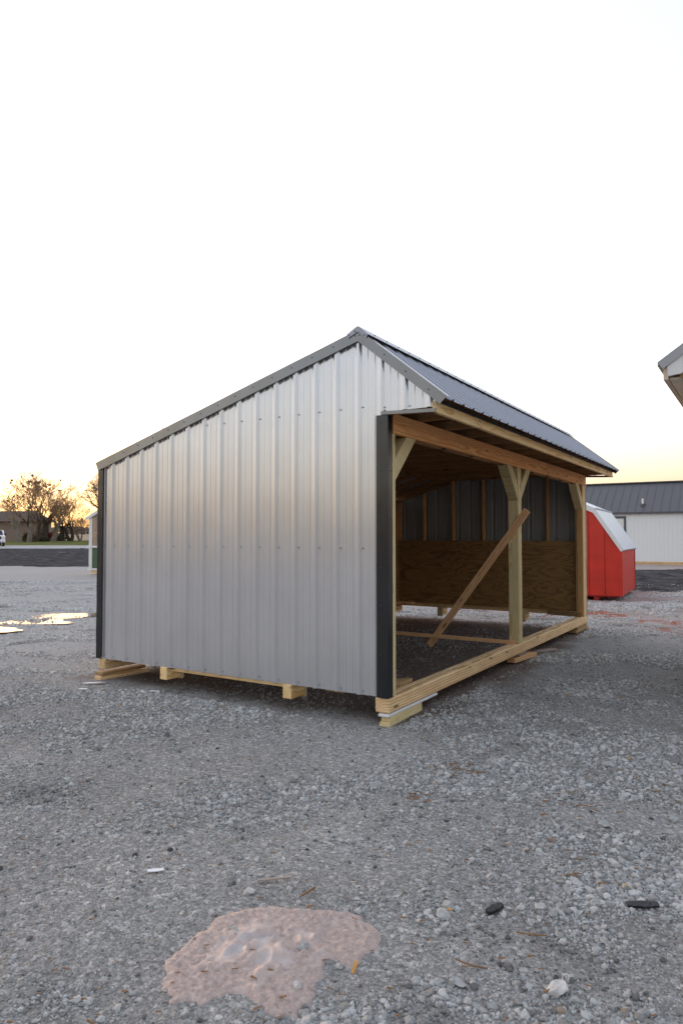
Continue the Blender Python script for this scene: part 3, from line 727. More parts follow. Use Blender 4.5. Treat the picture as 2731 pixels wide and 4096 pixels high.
M_CARD = plain('white_paper', (.75, .76, .78), .6, var=.04)
M_CHIP = wood('bark_chip', (.30, .17, .08), (.16, .08, .04), knots=False)
M_LEAF = plain('orange_leaf', (.55, .26, .04), .7, var=.25, scale=60)
def flat(name, x, y, lx, ly, t, rz, mat, label, cat, tilt=(0, 0), lift=.012, bend=.0):
    n = 10; vs = []; 
    for k in (0, 1):
        for i in range(n+1):
            u = i/n-.5
            for j in (-1, 0, 1):
                w = ly/2*j*(1-.35*abs(u*2)**3+.18*mn.noise(Vector((i*.9, j*3, x*9))))
                vs.append((u*lx+.01*lx*mn.noise(Vector((i, j, 1))), w+bend*lx*(u*u), (k*t)+bend*.4*lx*u*u+.25*t*mn.noise(Vector((i*.8, j, k)))))
    m3 = 3; N1 = (n+1)*3; fs = []
    for i in range(n):
        for j in range(2):
            a = i*3+j; fs += [(a, a+1, a+4, a+3), (N1+a, N1+a+3, N1+a+4, N1+a+1)]
        for j in (0, 2):
            a = i*3+j; fs.append((a, a+3, N1+a+3, N1+a))
    for i in (0, n):
        for j in range(2):
            a = i*3+j; fs.append((a, a+1, N1+a+1, N1+a))
    o = mesh(name, vs, fs, mat); o.location = (x, y, gz(x, y)+lift); o.rotation_euler = (tilt[0], tilt[1], rz)
    return tag(o, label, cat)
A0 = YAW
flat('rubber_scrap', 1.735, -2.30, .085, .032, .016, A0+.5, M_RUB, 'short black chunk of rubber lying left of a white stone', 'scrap', (.1, -.1))
flat('rubber_scrap', 2.258, -1.916, .135, .034, .010, A0-.02, M_RUB, 'long glossy black strip of rubber near the right edge', 'scrap', (.2, 0))
flat('paper_scrap', .266, -2.825, .075, .030, .0015, A0+.2, M_CARD, 'white printed card lying on the gravel at lower left', 'paper')
flat('paper_scrap', -2.641, -.134, .10, .04, .002, A0-.1, M_CARD, 'small white scrap in front of the left support stub', 'paper', lift=.02)
flat('paper_scrap', -3.35, -.454, .09, .04, .002, A0, M_CARD, 'small white scrap left of the shed near the grey plastic strip', 'paper', lift=.02)
flat('plastic_scrap', -3.50, -.196, .22, .05, .006, A0+.25, plain('blue_grey_plastic', (.42, .46, .50), .4), 'pale blue grey plastic strip by the left rear corner boards', 'scrap', lift=.018)
flat('wood_splinter', .799, -2.603, .16, .016, .005, A0+.22, W_GREY, 'pale flat splinter of wood on the gravel beyond the clay patch', 'splinter', lift=.016)
flat('twig', 1.006, -2.632, .085, .008, .006, A0+.7, M_CHIP, 'brown twig on the gravel just beyond the clay patch', 'twig', (0, -.15), lift=.018)
flat('twig', 1.93, -2.42, .12, .003, .005, A0-.2, M_CHIP, 'thin tan twig above the dark stain at lower right', 'twig', lift=.018, bend=.1)
flat('twig', 1.80, -2.74, .12, .0035, .005, A0-.5, M_CHIP, 'curved yellowish twig left of the largest pale rock', 'twig', lift=.018, bend=.2)
flat('leaf', 1.585, -2.43, .020, .014, .002, A0, M_LEAF, 'tiny orange leaf beside a pale rock', 'leaf', lift=.03)
flat('leaf', 1.455, -2.985, .050, .012, .003, A0+1.2, M_LEAF, 'tan leaf standing at the right edge of the clay patch', 'leaf', (0, -.4), lift=.03)
# litter of bark splinters: nobody could count it
def litter():
    rg = random.Random(5); vs, fs = [], []
    cl = [(.888, -.719, .09, 26), (.885, -1.329, .05, 12), (1.75, -.95, .10, 14), (2.3, -.3, .15, 12), (.60, -.2, .12, 8), (2.05, -1.7, .12, 8)]
    spots = []
    for (cx_, cy_2, r_, n_) in cl: spots += [(cx_+rg.gauss(0, r_), cy_2+rg.gauss(0, r_*.7), .03) for _ in range(n_)]
    for _ in range(420):
        d = 2.2*math.exp(rg.random()*math.log(6)); s = rg.uniform(-.52, .52)*d; x, y = V(s, d); spots.append((x, y, .018))
    for x, y, l in spots:
        if -3.8 < x < .1 and -.1 < y < 7.4: continue
        l *= rg.uniform(.6, 1.5); w = l*rg.uniform(.08, .2); a = rg.uniform(-.5, .5)+A0; z = gz(x, y)+.012+rg.random()*.01; b = len(vs)
        ca, sa_ = math.cos(a), math.sin(a); tl = rg.uniform(-.15, .15)
        for (p, q, h) in ((-l/2, -w, 0), (l/2, -w*.4, 0), (l/2, w*.4, 0), (-l/2, w, 0), (-l/2, -w, w), (l/2, -w*.4, w*.6), (l/2, w*.4, w*.6), (-l/2, w, w)):
            vs.append((x+p*ca-q*sa_, y+p*sa_+q*ca, z+h+p*tl))
        fs += [tuple(b+k for k in f) for f in ((0, 3, 2, 1), (4, 5, 6, 7), (0, 1, 5, 4), (1, 2, 6, 5), (2, 3, 7, 6), (3, 0, 4, 7))]
    tag(mesh('wood_litter', vs, fs, M_CHIP), 'scattered reddish brown bark splinters on the gravel', kind='stuff')
litter()
# ------------------------------------------------------------------ neighbouring building at the right edge
def local(ox, oy, ang):
    c, s = math.cos(ang), math.sin(ang)
    return lambda a, b, z: (ox+a*c-b*s, oy+a*s+b*c, z)
M_CREAM = plain('cream_siding', (.78, .70, .58), .7, var=.05)
M_WFAS = plain('white_fascia', (.78, .75, .72), .6, var=.03)
M_GTRIM = painted_metal('grey_roof_trim', (.36, .36, .37), .4, .2)
M_TAN = plain('tan_board', (.62, .50, .38), .7, var=.08)
nb = thing('neighbour_shed', 'cream shed with grey metal roof whose eave corner shows at the right edge', 'shed', (2.05, 1.72, G0))
ex, ey, ez = 1.90, 1.66, 2.945-G0     # eave corner, relative heights
def nbp(x, y, z): return (x-2.05, y-1.72, z)
sl = .69; half = 1.35; xr = ex+half; DE = 3.2
zt = ez
for sgn in (1, -1):
    x_e = ex if sgn == 1 else 2*xr-ex
    prism('roof', [nbp(x_e, ey-.02, zt), nbp(xr, ey-.02, zt+sl*half), nbp(xr, ey-.02, zt+sl*half-.03), nbp(x_e, ey-.02, zt-.03)], (0, DE, 0), M_GTRIM, nb)
    prism('rake_trim', [nbp(x_e, ey-.025, zt+.004), nbp(xr, ey-.025, zt+sl*half+.004), nbp(xr, ey-.025, zt+sl*half-.085), nbp(x_e+sgn*.045, ey-.025, zt-.062)], (0, -.006, 0), M_GTRIM, nb)
    prism('fascia', [nbp(x_e+sgn*.078, ey+.012, zt-.03), nbp(xr, ey+.012, zt+sl*half-.085), nbp(xr, ey+.012, zt+sl*half-.235), nbp(x_e+sgn*.19, ey+.012, zt-.118), nbp(x_e+sgn*.085, ey+.012, zt-.128)], (0, -.03, 0), M_WFAS, nb)
    prism('rake_board', [nbp(x_e+sgn*.09, ey+.02, zt-.03), nbp(xr, ey+.02, zt+sl*half-.085), nbp(xr, ey+.02, zt+sl*half-.28), nbp(x_e+sgn*.2, ey+.02, zt-.16)], (0, .035, 0), W_OLD, nb)
    bxn = bx('eave_board', (min(x_e+sgn*.045, x_e+sgn*.085)-2.05, max(x_e+sgn*.045, x_e+sgn*.085)-2.05), (ey+.0-1.72, ey+DE-1.72-.05), (zt-.16, zt-.04), M_TAN, nb)
    prism('soffit', [nbp(x_e+sgn*.09, ey+.06, zt-.15), nbp(x_e+sgn*.32, ey+.06, zt-.15), nbp(x_e+sgn*.32, ey+.06, zt-.13), nbp(x_e+sgn*.09, ey+.06, zt-.13)], (0, DE-.2, 0), M_CREAM, nb)
xw0 = ex+.32; xw1 = 2*xr-ex-.32
prism('wall', [nbp(xw0, ey+.24, .15), nbp(xw1, ey+.24, .15), nbp(xw1, ey+.24, zt-.14), nbp(xr, ey+.24, zt+sl*half-.06), nbp(xw0, ey+.24, zt-.14)], (0, DE-.5, 0), M_CREAM, nb)
for x_ in (xw0-.012, xw1-.09): bx('corner_board', (x_-2.05, x_+.102-2.05), (ey+.215-1.72, ey+.237-1.72), (.16, zt-.20), M_WFAS, nb)
for x_ in (xw0+.1, xr-.05, xw1-.2): bx('skid', (x_-2.05, x_+.1-2.05), (ey+.25-1.72, ey+DE-.3-1.72), (0.0, .148), W_TREAT, nb)
# ------------------------------------------------------------------ red barn-shaped shed
def at_view(s, d): x, y = V(s, d); return x, y
M_RED = plain('red_paint', (.60, .032, .014), .5, var=.12, scale=3, bump=.15)
M_RED2 = plain('red_paint_trim', (.40, .02, .012), .5, var=.08)
M_WROOF = painted_metal('white_metal_roof', (.62, .64, .68), .35, .1)
rx, ry = V(6.83, 16.9); rgz = gz(rx, ry)
ra = YAW - (math.pi/2-R(61.7)) + math.pi    # direction of the front face, from the corner leftwards
lx_, ly_ = RT.x*-.880+FW.x*.474, RT.y*-.880+FW.y*.474
ang = math.atan2(ly_, lx_)
barn = thing('red_barn_shed', 'small red barn shaped shed with white metal roof on red skids', 'shed', (rx, ry, rgz), ang)
# local +x leftwards along the front, +y away is -90deg side: depth runs along local -y
BW, BD = 3.0, 3.1; zb = .13; zw = 1.285
prof = [(0, zb), (BW, zb), (BW, zw), (BW-.623, zw+.95), (BW/2, zw+1.36), (.623, zw+.95), (0, zw)]
prism('wall', [(a, 0, z) for a, z in prof], (0, -BD, 0), M_RED, barn)
k = 0.0
def wtop(a):
    a = min(a, BW-a); return zw+.95/.623*a if a < .623 else zw+.95+(a-.623)*.41/.877
for i in range(9):        # front board seams as shadow-gapped battens
    a0 = .0+i*BW/8; 
    if i < 8: prism('siding_board', [(a0+.014, .0, zb), (a0+BW/8-.014, 0, zb), (a0+BW/8-.014, 0, wtop(a0+BW/8-.014)-.03), (a0+.014, 0, wtop(a0+.014)-.03)] if i not in (1, 6) else
                    ([(a0+.014, 0, zb), (a0+BW/8-.014, 0, zb), (a0+BW/8-.014, 0, wtop(a0+BW/8-.014)-.03), (.623 if i == 1 else BW-.623, 0, zw+.92), (a0+.014, 0, wtop(a0+.014)-.03)]), (0, .02, 0), M_RED, barn)
for i in range(8): bx('siding_board', (-.014, 0), (-BD/8*(i+1)+.007, -BD/8*i-.007), (zb, zw-.02), M_RED, barn, bev=.002)
prism('corner_board', [(-.03, .03, zb), (-.03, -.06, zb), (0-.014, -.06, zb), (-.014, .014, zb), (.05, .014, zb), (.05, .03, zb)], (0, 0, zw-zb-.03), M_RED, barn)
bx('corner_board', (-.03, -.014), (-BD, -BD+.07), (zb, zw-.02), M_RED2, barn)
for sg in (0, 1):
    f = (lambda a: a) if sg == 0 else (lambda a: BW-a)
    lowS = [(f(-.04), zw-.05), (f(.61), zw+.955), (f(.60), zw+1.005), (f(-.075), zw-.02)]
    upS = [(f(.60), zw+.96), (f(BW/2), zw+1.37), (f(BW/2), zw+1.41), (f(.575), zw+1.0)]
    prism('roof', [(a, .05, z) for a, z in lowS], (0, -BD-.1, 0), M_WROOF, barn)
    prism('roof', [(a, .055, z) for a, z in upS], (0, -BD-.11, 0), M_WROOF, barn)
    prism('rake_trim', [(f(.0), .06, zw-.07), (f(.64), .06, zw+.90), (f(.61), .06, zw+1.0), (f(-.075), .06, zw-.02)], (0, -.02, 0), M_WFAS, barn)
    prism('rake_trim', [(f(.63), .062, zw+.89), (f(BW/2), .062, zw+1.30), (f(BW/2), .062, zw+1.40), (f(.60), .062, zw+1.0)], (0, -.02, 0), M_WFAS, barn)
vs, fs = [], []
for i in range(20):        # corrugation ends under the upper roof edge
    y = -.1-i*.155; b = len(vs)
    vs += [(.565, y, zw+1.0), (.60, y, zw+1.012), (.60, y-.05, zw+1.012), (.565, y-.05, zw+1.0), (.60, y-.025, zw+1.04)]
    fs += [(b, b+1, b+4), (b+1, b+2, b+4), (b+2, b+3, b+4), (b+3, b, b+4)]
tag(mesh('ribs', vs, fs, M_GTRIM, barn), kind='stuff')
for a in (.55, 1.45, 2.35): bx('skid', (a, a+.11), (-BD+.05, -.04), (0.0, zb-.01), M_RED2, barn)
bx('skid_rail', (.1, BW-.1), (-.07, -.03), (zb-.035, zb-.002), M_RED2, barn)
# ------------------------------------------------------------------ long white building at right
M_WSID = plain('white_siding', (.80, .80, .78), .6, var=.03, scale=.6)
M_DROOF = painted_metal('dark_roof_far', (.10, .095, .10), .42, .1, dent=.05)
M_DK = plain('dark_grey_trim', (.10, .10, .105), .5)
bx0, by0 = V(16.06, 35.9); bz = gz(bx0, by0)
ldx, ldy = RT.x*-.851+FW.x*.525, RT.y*-.851+FW.y*.525
long_b = thing('white_cabin', 'long white sided building with dark charcoal metal roof on skids', 'building', (bx0, by0, bz), math.atan2(ldy, ldx))
X0, X1, HD = -14.0, 5.2, 2.35; H = 2.82; RZ = 4.46; B0 = .16     # local +x leftwards, depth along local -y
prism('wall', [(X0, 0, B0), (X1, 0, B0), (X1, 0, H-.05), (X0, 0, H-.05)], (0, -2*HD, 0), M_WSID, long_b)
for xx in (X0+.02, X1-.06): prism('wall', [(xx, 0, H-.06), (xx, -HD, RZ-.12), (xx, -2*HD, H-.06)], (.04, 0, 0), M_WSID, long_b)
npan = int((X1-X0)/.203)
for i in range(95):
    a = X0+i*.2027
    bx('siding_board', (a+.0012, a+.2015), (.0, .012), (B0, H-.06), M_WSID, long_b, bev=.002)
sr = math.hypot(HD+.12, RZ-H)
for sgn in (0, 1):
    y_e = .14 if sgn == 0 else -2*HD-.14
    prism('roof', [(X0-.15, y_e, H-.08), (X0-.15, -HD, RZ), (X0-.15, -HD, RZ-.05), (X0-.15, y_e, H-.13)], (X1-X0+.3, 0, 0), M_DROOF, long_b)
for i in range(int((X1-X0)/.41)+1):   # standing ribs on the visible slope
    a = X0+i*.41
    beam('roof_rib', (a, .14, H-.075), (a, -HD, RZ+.005), .035, .03, M_DROOF, long_b, side=(0, .57, .82), bev=0)
bx('ridge_cap', (X0-.15, X1+.15), (-HD-.15, -HD+.15), (RZ-.035, RZ+.03), M_DROOF, long_b)
bx('eave_trim', (X0-.15, X1+.15), (.142, .165), (H-.17, H-.07), M_DK, long_b)
bx('door', (1.30, 2.20), (.014, .03), (B0+.05, 2.42), M_WFAS, long_b)
for a, b in ((1.19, 1.30), (2.20, 2.31)): bx('door_frame', (a, b), (.013, .045), (B0, 2.54), M_DK, long_b)
bx('door_frame', (1.30, 2.20), (.013, .045), (2.42, 2.54), M_DK, long_b)
bx('skid', (X0, X1), (-.12, .02), (.0, .075), W_TREAT, long_b); bx('skid', (X0, X1), (-.10, .04), (.08, .155), W_TREAT, long_b)
def cyl(name, r, z0, z1, loc, mat, parent, n=10):
    vs = [(loc[0]+r*math.cos(k*2*math.pi/n), loc[1]+r*math.sin(k*2*math.pi/n), z) for z in (z0, z1) for k in range(n)]
    fs = [(k, (k+1) % n, (k+1) % n+n, k+n) for k in range(n)]+[tuple(range(n, 2*n)), tuple(range(n-1, -1, -1))]
    return mesh(name, vs, fs, mat, parent)
vx, vy = .42, -.42; vz = H-.08+(RZ-H+.08)*(.14-vy)/(HD+.14)
cyl('vent_pipe', .055, vz-.05, vz+.34, (vx, vy), M_WFAS, long_b); cyl('vent_boot', .13, vz-.06, vz+.07, (vx, vy), M_DK, long_b)
# ------------------------------------------------------------------ small green and white shed at left
M_GREEN = painted_metal('green_metal', (.075, .14, .065), .45, 0)
M_POLY = NT('clear_corrugated_panel'); M_POLY.b.inputs['Base Color'].default_value = (.80, .72, .62, 1); M_POLY.b.inputs['Roughness'].default_value = .25
M_POLY.b.inputs['Transmission Weight'].default_value = .75; M_POLY.b.inputs['IOR'].default_value = 1.2; M_POLY = M_POLY.m
gd = 27.3; gs = (359-1365.5)/2760*gd; gx, gy = V(gs, gd); ggz = gz(gx, gy)
green = thing('greenhouse_shed', 'small white trimmed shed with green lower walls and clear upper panels, far left', 'shed', (gx, gy, ggz), YAW+R(-8))
GW, GD_ = 3.0, 3.6; g0 = .22; gm = 1.10; gt = 2.28
def gtop(a): return gt+.62*a if a < GW/2 else gt+.62*(GW-a)
for i in range(10):
    a0 = .14+i*(GW-.28)/10; a1 = a0+(GW-.28)/10
    wall_panel('green_panel', a0, a1, .1, lambda u, h, z: (u, -h, z), g0+.05, gm, M_GREEN, green, rows=1) if i % 2 == 0 else wall_panel('green_panel', a0, a1, .1, lambda u, h, z: (u, -h, z), g0+.05, gm, M_GREEN, green, rows=1)
    wall_panel('clear_panel', a0, a1, .1, lambda u, h, z: (u, .004-h, z), gm+.03, lambda u: gtop(u)-.06, M_POLY, green, (GW/2,), rows=2)
for a in (0, GW-.13): bx('corner_board', (a, a+.13), (-.03, .0), (g0, gtop(.0)-.02), M_WFAS, green)
bx('trim_board', (-.05, GW+.05), (-.06, -.032), (gm-.02, gm+.06), M_WFAS, green); bx('trim_board', (-.05, GW+.05), (-.06, -.032), (g0-.03, g0+.05), M_WFAS, green)
for a in (.14, .75, 1.36, 1.97, 2.58): bx('stud', (a, a+.09), (.03, .12), (g0, gtop(a)-.1), W_PINE, green)
bx('girt', (.14, GW-.14), (.025, .028+.1), (1.62, 1.71), W_PINE, green)
prism('wall', [(.0, .01, g0), (.02, .01, g0), (.02, .01, gt), (.0, .01, gt)], (0, GD_, 0), M_WFAS, green)
prism('wall', [(GW-.02, .01, g0), (GW, .01, g0), (GW, .01, gt), (GW-.02, .01, gt)], (0, GD_, 0), M_WFAS, green)
prism('wall', [(0, GD_, g0), (GW, GD_, g0), (GW, GD_, gt), (GW/2, GD_, gtop(GW/2)), (0, GD_, gt)], (0, .02, 0), M_POLY, green)
for sg in (0, 1):
    f = (lambda a: a) if sg == 0 else (lambda a: GW-a)
    prism('roof', [(f(-.12), -.08, gt-.07), (f(GW/2), -.08, gtop(GW/2)), (f(GW/2), -.08, gtop(GW/2)+.04), (f(-.12), -.08, gt-.02)], (0, GD_+.16, 0), M_WROOF, green)
    prism('rake_trim', [(f(-.13), -.082, gt-.15), (f(GW/2), -.082, gtop(GW/2)-.09), (f(GW/2), -.082, gtop(GW/2)+.05), (f(-.13), -.082, gt-.02)], (0, -.02, 0), M_WFAS, green)
bx('skid', (.1, GW-.1), (.0, .1), (.10, .19), W_PINE, green)
for a in (.35, GW-.5): bx('skid', (a, a+.14), (.02, GD_), (0.0, .10), W_PINE, green)
# ------------------------------------------------------------------ pickup truck at the left edge
M_TWH = NT('white_car_paint'); M_TWH.b.inputs['Base Color'].default_value = (.78, .78, .79, 1); M_TWH.b.inputs['Roughness'].default_value = .25; M_TWH.b.inputs['Coat Weight'].default_value = .6; M_TWH = M_TWH.m
M_BLK = plain('black_plastic', (.015, .015, .016), .45)
M_GLS = NT('dark_glass'); M_GLS.b.inputs['Base Color'].default_value = (.02, .025, .03, 1); M_GLS.b.inputs['Roughness'].default_value = .08; M_GLS = M_GLS.m
M_LAMP = plain('headlamp_lens', (.75, .62, .48), .15)
td = 78; ts = (24-1365.5)/2760*td; tx, ty = V(ts, td); tz = gz(tx, ty)
truck = thing('pickup_truck', 'white pickup truck with black grille parked on the pale road at the left edge', 'truck', (tx, ty, tz), YAW+R(31))
# local: front faces -y, right edge (in view) at x=0, body runs to x=-2
TW = 2.02
def tbox(name, xr, yr, zr, mat, bev=.05, parent=truck): return bx(name, xr, yr, zr, mat, parent, bev=bev)
side_prof = [(0, .55), (.0, 1.15), (.10, 1.26), (1.15, 1.33), (1.75, 1.88), (3.2, 1.90), (3.45, 1.36), (5.7, 1.36), (5.75, .55)]
o = prism('body', [(-.02, y, z) for y, z in side_prof], (-TW+.04, 0, 0), M_TWH, truck)
bm = bmesh.new(); bm.from_mesh(o.data); bmesh.ops.bevel(bm, geom=bm.edges[:], offset=.055, segments=3, affect='EDGES', profile=.6); bm.to_mesh(o.data); bm.free()
tbox('grille', (-TW+.42, -.42), (-.05, .03), (.82, 1.17), M_BLK, .04)
tbox('bumper', (-TW, 0), (-.14, .16), (.48, .74), M_TWH, .06)
tbox('bumper_intake', (-TW+.45, -.45), (-.155, -.1), (.53, .62), M_BLK, .01)
for xx in (-.40, -TW+.06): tbox('headlight', (xx, xx+.34), (-.035, .06), (.96, 1.12), M_LAMP, .03)
for xx in (-.30, -TW+.18): tbox('fog_light', (xx, xx+.12), (-.155, -.12), (.56, .64), M_BLK, .01)
prism('windshield', [(-.14, 1.14, 1.36), (-.26, 1.69, 1.86), (-TW+.26, 1.69, 1.86), (-TW+.14, 1.14, 1.36)], (0, -.012, .012), M_GLS, truck)
for xx in (-.018, -TW+.018):
    prism('side_window', [(xx, 1.45, 1.36), (xx, 1.85, 1.80), (xx, 3.05, 1.80), (xx, 3.2, 1.36)], (.012 if xx > -1 else -.012, 0, 0), M_GLS, truck)
for xx in (.0, -TW-.22): tbox('mirror', (xx, xx+.22), (1.35, 1.47), (1.28, 1.52), M_BLK, .03)
def wheel(x, y):
    n = 20; vs = [(x+dx, y+.40*math.cos(k*2*math.pi/n), .40+.40*math.sin(k*2*math.pi/n)) for dx in (-.14, .14) for k in range(n)]
    fs = [(k, (k+1) % n, (k+1) % n+n, k+n) for k in range(n)]+[tuple(range(n)), tuple(range(2*n-1, n-1, -1))]
    w = mesh('wheel', vs, fs, M_BLK, truck)
    vs = [(x+dx, y+.24*math.cos(k*2*math.pi/n), .40+.24*math.sin(k*2*math.pi/n)) for dx in (-.15, .15) for k in range(n)]
    mesh('rim', vs, fs, M_GTRIM, w)
for xx in (-.16, -TW+.16):
    for yy in (.95, 4.6): wheel(xx, yy)
# ------------------------------------------------------------------ house behind the trees
M_HW = plain('tan_brick', (.30, .215, .175), .85, var=.1, scale=2)
M_HR = plain('brown_shingles', (.085, .062, .052), .9, var=.2, scale=3)
hx, hy = V((122-1365.5)/2760*122, 122); hz = gz(hx, hy)
house = thing('house', 'low brick house with brown hipped roof behind the bare trees', 'house', (hx, hy, hz-.02), YAW)
prism('wall', [(0, 0, 0), (-22, 0, 0), (-22, 0, 3.7), (0, 0, 3.7)], (0, 9, 0), M_HW, house)
vs = [(.9, -.8, 3.55), (-22.9, -.8, 3.55), (-22.9, 9.8, 3.55), (.9, 9.8, 3.55), (-1.2, 4.5, 5.55), (-19, 4.5, 5.55)]
mesh('roof', vs, [(0, 1, 5, 4), (1, 2, 5), (2, 3, 4, 5), (3, 0, 4), (0, 3, 2, 1)], M_HR, house)
bx('window', (-9.5, -7.8), (-.03, .01), (1.1, 2.4), M_GLS, house); bx('window', (-16.5, -14.8), (-.03, .01), (1.1, 2.4), M_GLS, house)
bx('door', (-12.6, -11.5), (-.03, .01), (.1, 2.3), M_DK, house)
# ------------------------------------------------------------------ bare trees
def bark(name, a, b):
    return earth(name, a, b, 3, bs=12, bump=.5)
M_BK1 = bark('bark_brown', (.10, .072, .055), (.19, .14, .11)); M_BK2 = bark('bark_pale', (.18, .145, .12), (.30, .25, .21)); M_BK3 = bark('bark_dark', (.055, .045, .04), (.11, .085, .07))
M_TWIG = earth('twigs', (.27, .18, .12), (.40, .27, .18), 2, bs=9)
M_MIST = earth('mistletoe_leaves', (.22, .19, .09), (.32, .27, .13), 2, bs=6)
class Tubes:
    def __init__(s): s.v = []; s.f = []
    def seg(s, p, q, r0, r1, n=4):
        ax_ = (q-p)
        if ax_.length < 1e-5: return
        ax_.normalize(); u = ax_.orthogonal().normalized(); w = ax_.cross(u); b = len(s.v)
        for (c, r) in ((p, r0), (q, r1)):
            for k in range(n):
                a = 2*math.pi*k/n; s.v.append(c+u*(r*math.cos(a))+w*(r*math.sin(a)))
        for k in range(n): s.f.append((b+k, b+(k+1) % n, b+n+(k+1) % n, b+n+k))
def tree(u, d, h, seed, label, mat, stems=1, spread=.55, levels=6, mist=(), r0=None, lean=0, trunk_h=.12, twist=.25):
    rg = random.Random(seed); x, y = V((u-1365.5)/2760*d, d); z = gz(x, y)-.1
    root = thing('bare_tree', label, 'tree', (x, y, z), 0, 'bare trees beyond the road')
    T = Tubes(); C = Tubes(); r0 = r0 or h*.028; tips = []
    def grow(p, dr, ln, r, lev):
        nseg = 4 if lev < 3 else 3 if lev < 5 else 2
        for k in range(nseg):
            dr = (dr+Vector((rg.gauss(0, 1), rg.gauss(0, 1), rg.gauss(0, .6)+.35))*twist*.5).normalized()
            q = p+dr*ln/nseg; r1 = r*(.86 if lev else .93)
            (T if lev <= 1 else C).seg(p, q, max(r, .011), max(r1, .011), 7 if lev <= 1 else 4 if lev < 4 else 3); p, r = q, r1
            if lev >= 1 and lev < levels and rg.random() < .28:
                side = (dr+Vector((rg.gauss(0, 1), rg.gauss(0, 1), rg.gauss(0, .5)+.2))*spread*1.4).normalized()
                grow(p, side, ln*rg.uniform(.45, .7), r*.42, lev+2 if lev < levels-1 else levels)
        if lev >= levels: tips.append(p.copy()); return
        nb_ = rg.choice((2, 2, 3)) if lev else rg.choice((3, 4))
        a0_ = rg.random()*6.28
        for k in range(nb_):
            a = a0_+k*6.28/nb_+rg.gauss(0, .4); ss = spread*rg.uniform(.6, 1.3)
            nd = (dr+Vector((math.cos(a), math.sin(a), 0))*ss).normalized()
            grow(p, nd, ln*rg.uniform(.66, .88), r*(.72 if nb_ < 3 else .62), lev+1)
    for sidx in range(stems):
        a = sidx*6.28/stems+rg.random(); off = Vector((math.cos(a), math.sin(a), 0))*(.25 if stems > 1 else 0)*h*.04
        dr = Vector((math.cos(a)*(.45 if stems > 1 else 0)+lean, math.sin(a)*(.45 if stems > 1 else 0), 1)).normalized()
        grow(off, dr, h*(trunk_h if stems == 1 else .2), r0, 0)
    allz = [v.z for v in C.v]; k = h/max(allz)
    for tb in (T, C): tb.v = [v*k for v in tb.v]
    mesh('trunk', T.v, T.f, mat, root); mesh('crown', C.v, C.f, M_TWIG, root)
    tips = [t*k for t in tips]; hi = sorted([t for t in tips if t.z > h*.55], key=lambda t: -t.z)
    if mist and hi:
        vs, fs = [], []
        for m_ in range(mist):
            c = rg.choice(hi[:max(4, len(hi)//2)]); R_ = rg.uniform(.14, .24)
            for q in range(60):
                v = Vector((rg.gauss(0, .5), rg.gauss(0, .5), rg.gauss(0, .5)))*R_; t = Vector((rg.gauss(0, 1), rg.gauss(0, 1), rg.gauss(0, 1))).normalized()*.09; w = t.orthogonal()*.8
                b = len(vs); vs += [c+v-t, c+v+w, c+v+t, c+v-w]; fs.append((b, b+1, b+2, b+3))
        tag(mesh('mistletoe', vs, fs, M_MIST, root), kind='stuff')
    return root
tree(75, 106, 8.0, 21, 'pale barked multi limbed bare tree in front of the brick house', M_BK2, 1, .66, 6, 0, .30, 0, .17)
tree(142, 112, 12.2, 4, 'tallest bare tree with mistletoe clumps, just right of the house', M_BK1, 3, .50, 6, 5, .20)
tree(178, 118, 11.0, 8, 'broad dark trunked bare tree by the red shrubs', M_BK3, 1, .62, 6, 3, .36)
tree(214, 112, 8.5, 15, 'slim pale bare tree right of the dark trunked tree', M_BK2, 1, .5, 6, 0, .22)
tree(118, 110, 12.0, 31, 'bare tree with pale leaning trunk at the house corner', M_BK2, 1, .55, 6, 3, .20)
tree(250, 121, 7.2, 43, 'small dark stemmed bare tree left of the twisted tree', M_BK3, 1, .6, 6, 0, .2)
tree(284, 121, 8.6, 57, 'twisted bare tree in the middle of the lawn', M_BK3, 2, .62, 6, 0, .26)
tree(322, 123, 4.6, 61, 'lowest bare tree, bushy with several stems beside the small shed', M_BK2, 4, .6, 5, 0, .10)
tree(445, 100, 11.0, 77, 'tall bare tree half hidden behind the left corner of the grey shed', M_BK1, 1, .72, 7, 0, .40)
tree(40, 135, 9.5, 91, 'thin bare tree rising behind the brick house roof', M_BK1, 1, .6, 6, 3, .25)
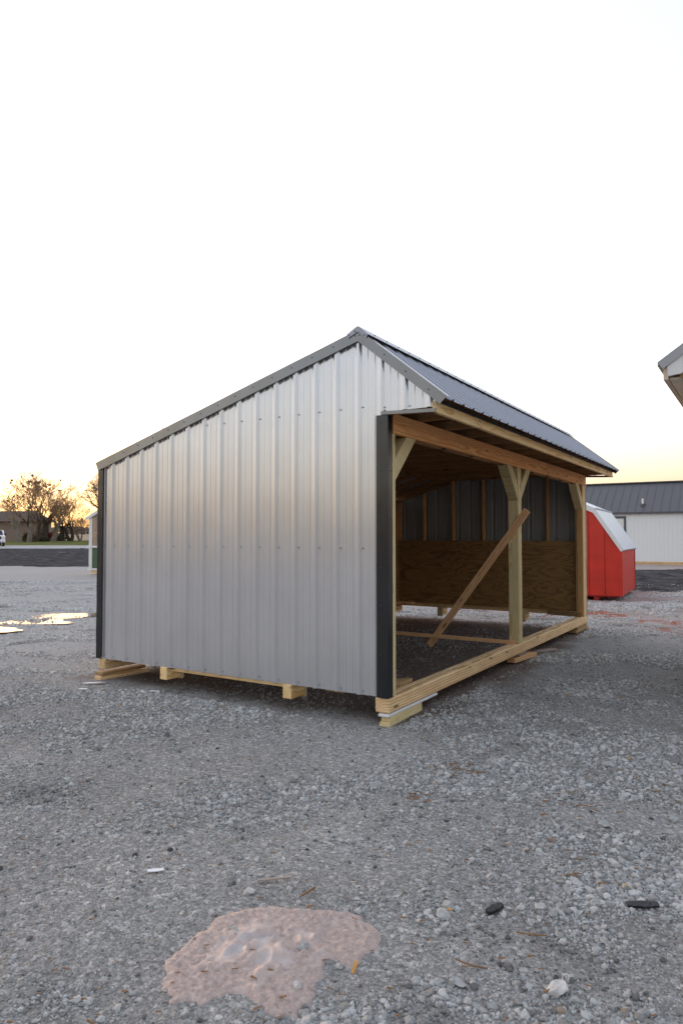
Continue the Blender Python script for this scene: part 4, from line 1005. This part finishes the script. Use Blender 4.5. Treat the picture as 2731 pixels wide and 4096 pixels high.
# shrubs, far windbreak, mailbox
M_RSH = earth('red_shrub_leaves', (.13, .03, .03), (.26, .06, .05), 3, bs=9)
M_DSH = earth('dark_shrub', (.04, .05, .025), (.10, .10, .05), 3, bs=9)
def shrub(u, d, w, h, seed, label, mat, cat='shrub'):
    rg = random.Random(seed); x, y = V((u-1365.5)/2760*d, d); z = gz(x, y); vs, fs = [], []
    root = thing('shrub', label, cat, (x, y, z)); S_ = Tubes()
    for _ in range(14): S_.seg(Vector((0, 0, 0)), Vector((rg.gauss(0, w*.25), rg.gauss(0, w*.25), h*.8)), .03, .01, 3)
    for _ in range(900):
        c = Vector((rg.gauss(0, w*.26), rg.gauss(0, w*.2), h*(.5+rg.gauss(0, .22)))); c.z = abs(c.z)
        t = Vector((rg.gauss(0, 1), rg.gauss(0, 1), rg.gauss(0, 1))).normalized()*.09; q = t.orthogonal()*.9; b = len(vs)
        vs += [c-t, c+q, c+t, c-q]; fs.append((b, b+1, b+2, b+3))
    mesh('foliage', vs, fs, mat, root); mesh('stem', S_.v, S_.f, M_BK3, root)
shrub(163, 119, 1.6, 1.9, 1, 'dark red shrub left of the thick dark trunk', M_RSH)
shrub(196, 119, 1.8, 1.7, 2, 'dark red shrub right of the thick dark trunk', M_RSH)
shrub(172, 116, 2.0, .7, 3, 'low dark green shrub at the foot of the dark trunk', M_DSH)
shrub(240, 125, 2.4, 1.2, 4, 'dull green shrub in the dry lawn left of the twisted tree', M_DSH)
shrub(112, 112, 1.4, 1.5, 5, 'dark green shrub against the corner of the brick house', M_DSH)
def treeline():
    rg = random.Random(9); vs, fs = [], []
    for i in range(5200):
        s = rg.uniform(-330, 60); d = 430+rg.uniform(-12, 12); x, y = V(s, d); z0 = gz(x, y)
        hh = 4.3*(1+.25*mn.noise(Vector((s*.05, 1, 1))))
        c = Vector((x, y, z0+rg.random()*hh)); t = Vector((rg.gauss(0, 1), rg.gauss(0, 1), rg.gauss(0, 1))).normalized()*.9; q = t.orthogonal()*.9; b = len(vs)
        vs += [c-t, c+q, c+t, c-q]; fs.append((b, b+1, b+2, b+3))
    tag(mesh('far_wood', vs, fs, earth('far_brush', (.20, .155, .13), (.28, .22, .185), .1, bs=1)), 'brownish low treeline at the end of the field', kind='stuff')
treeline()
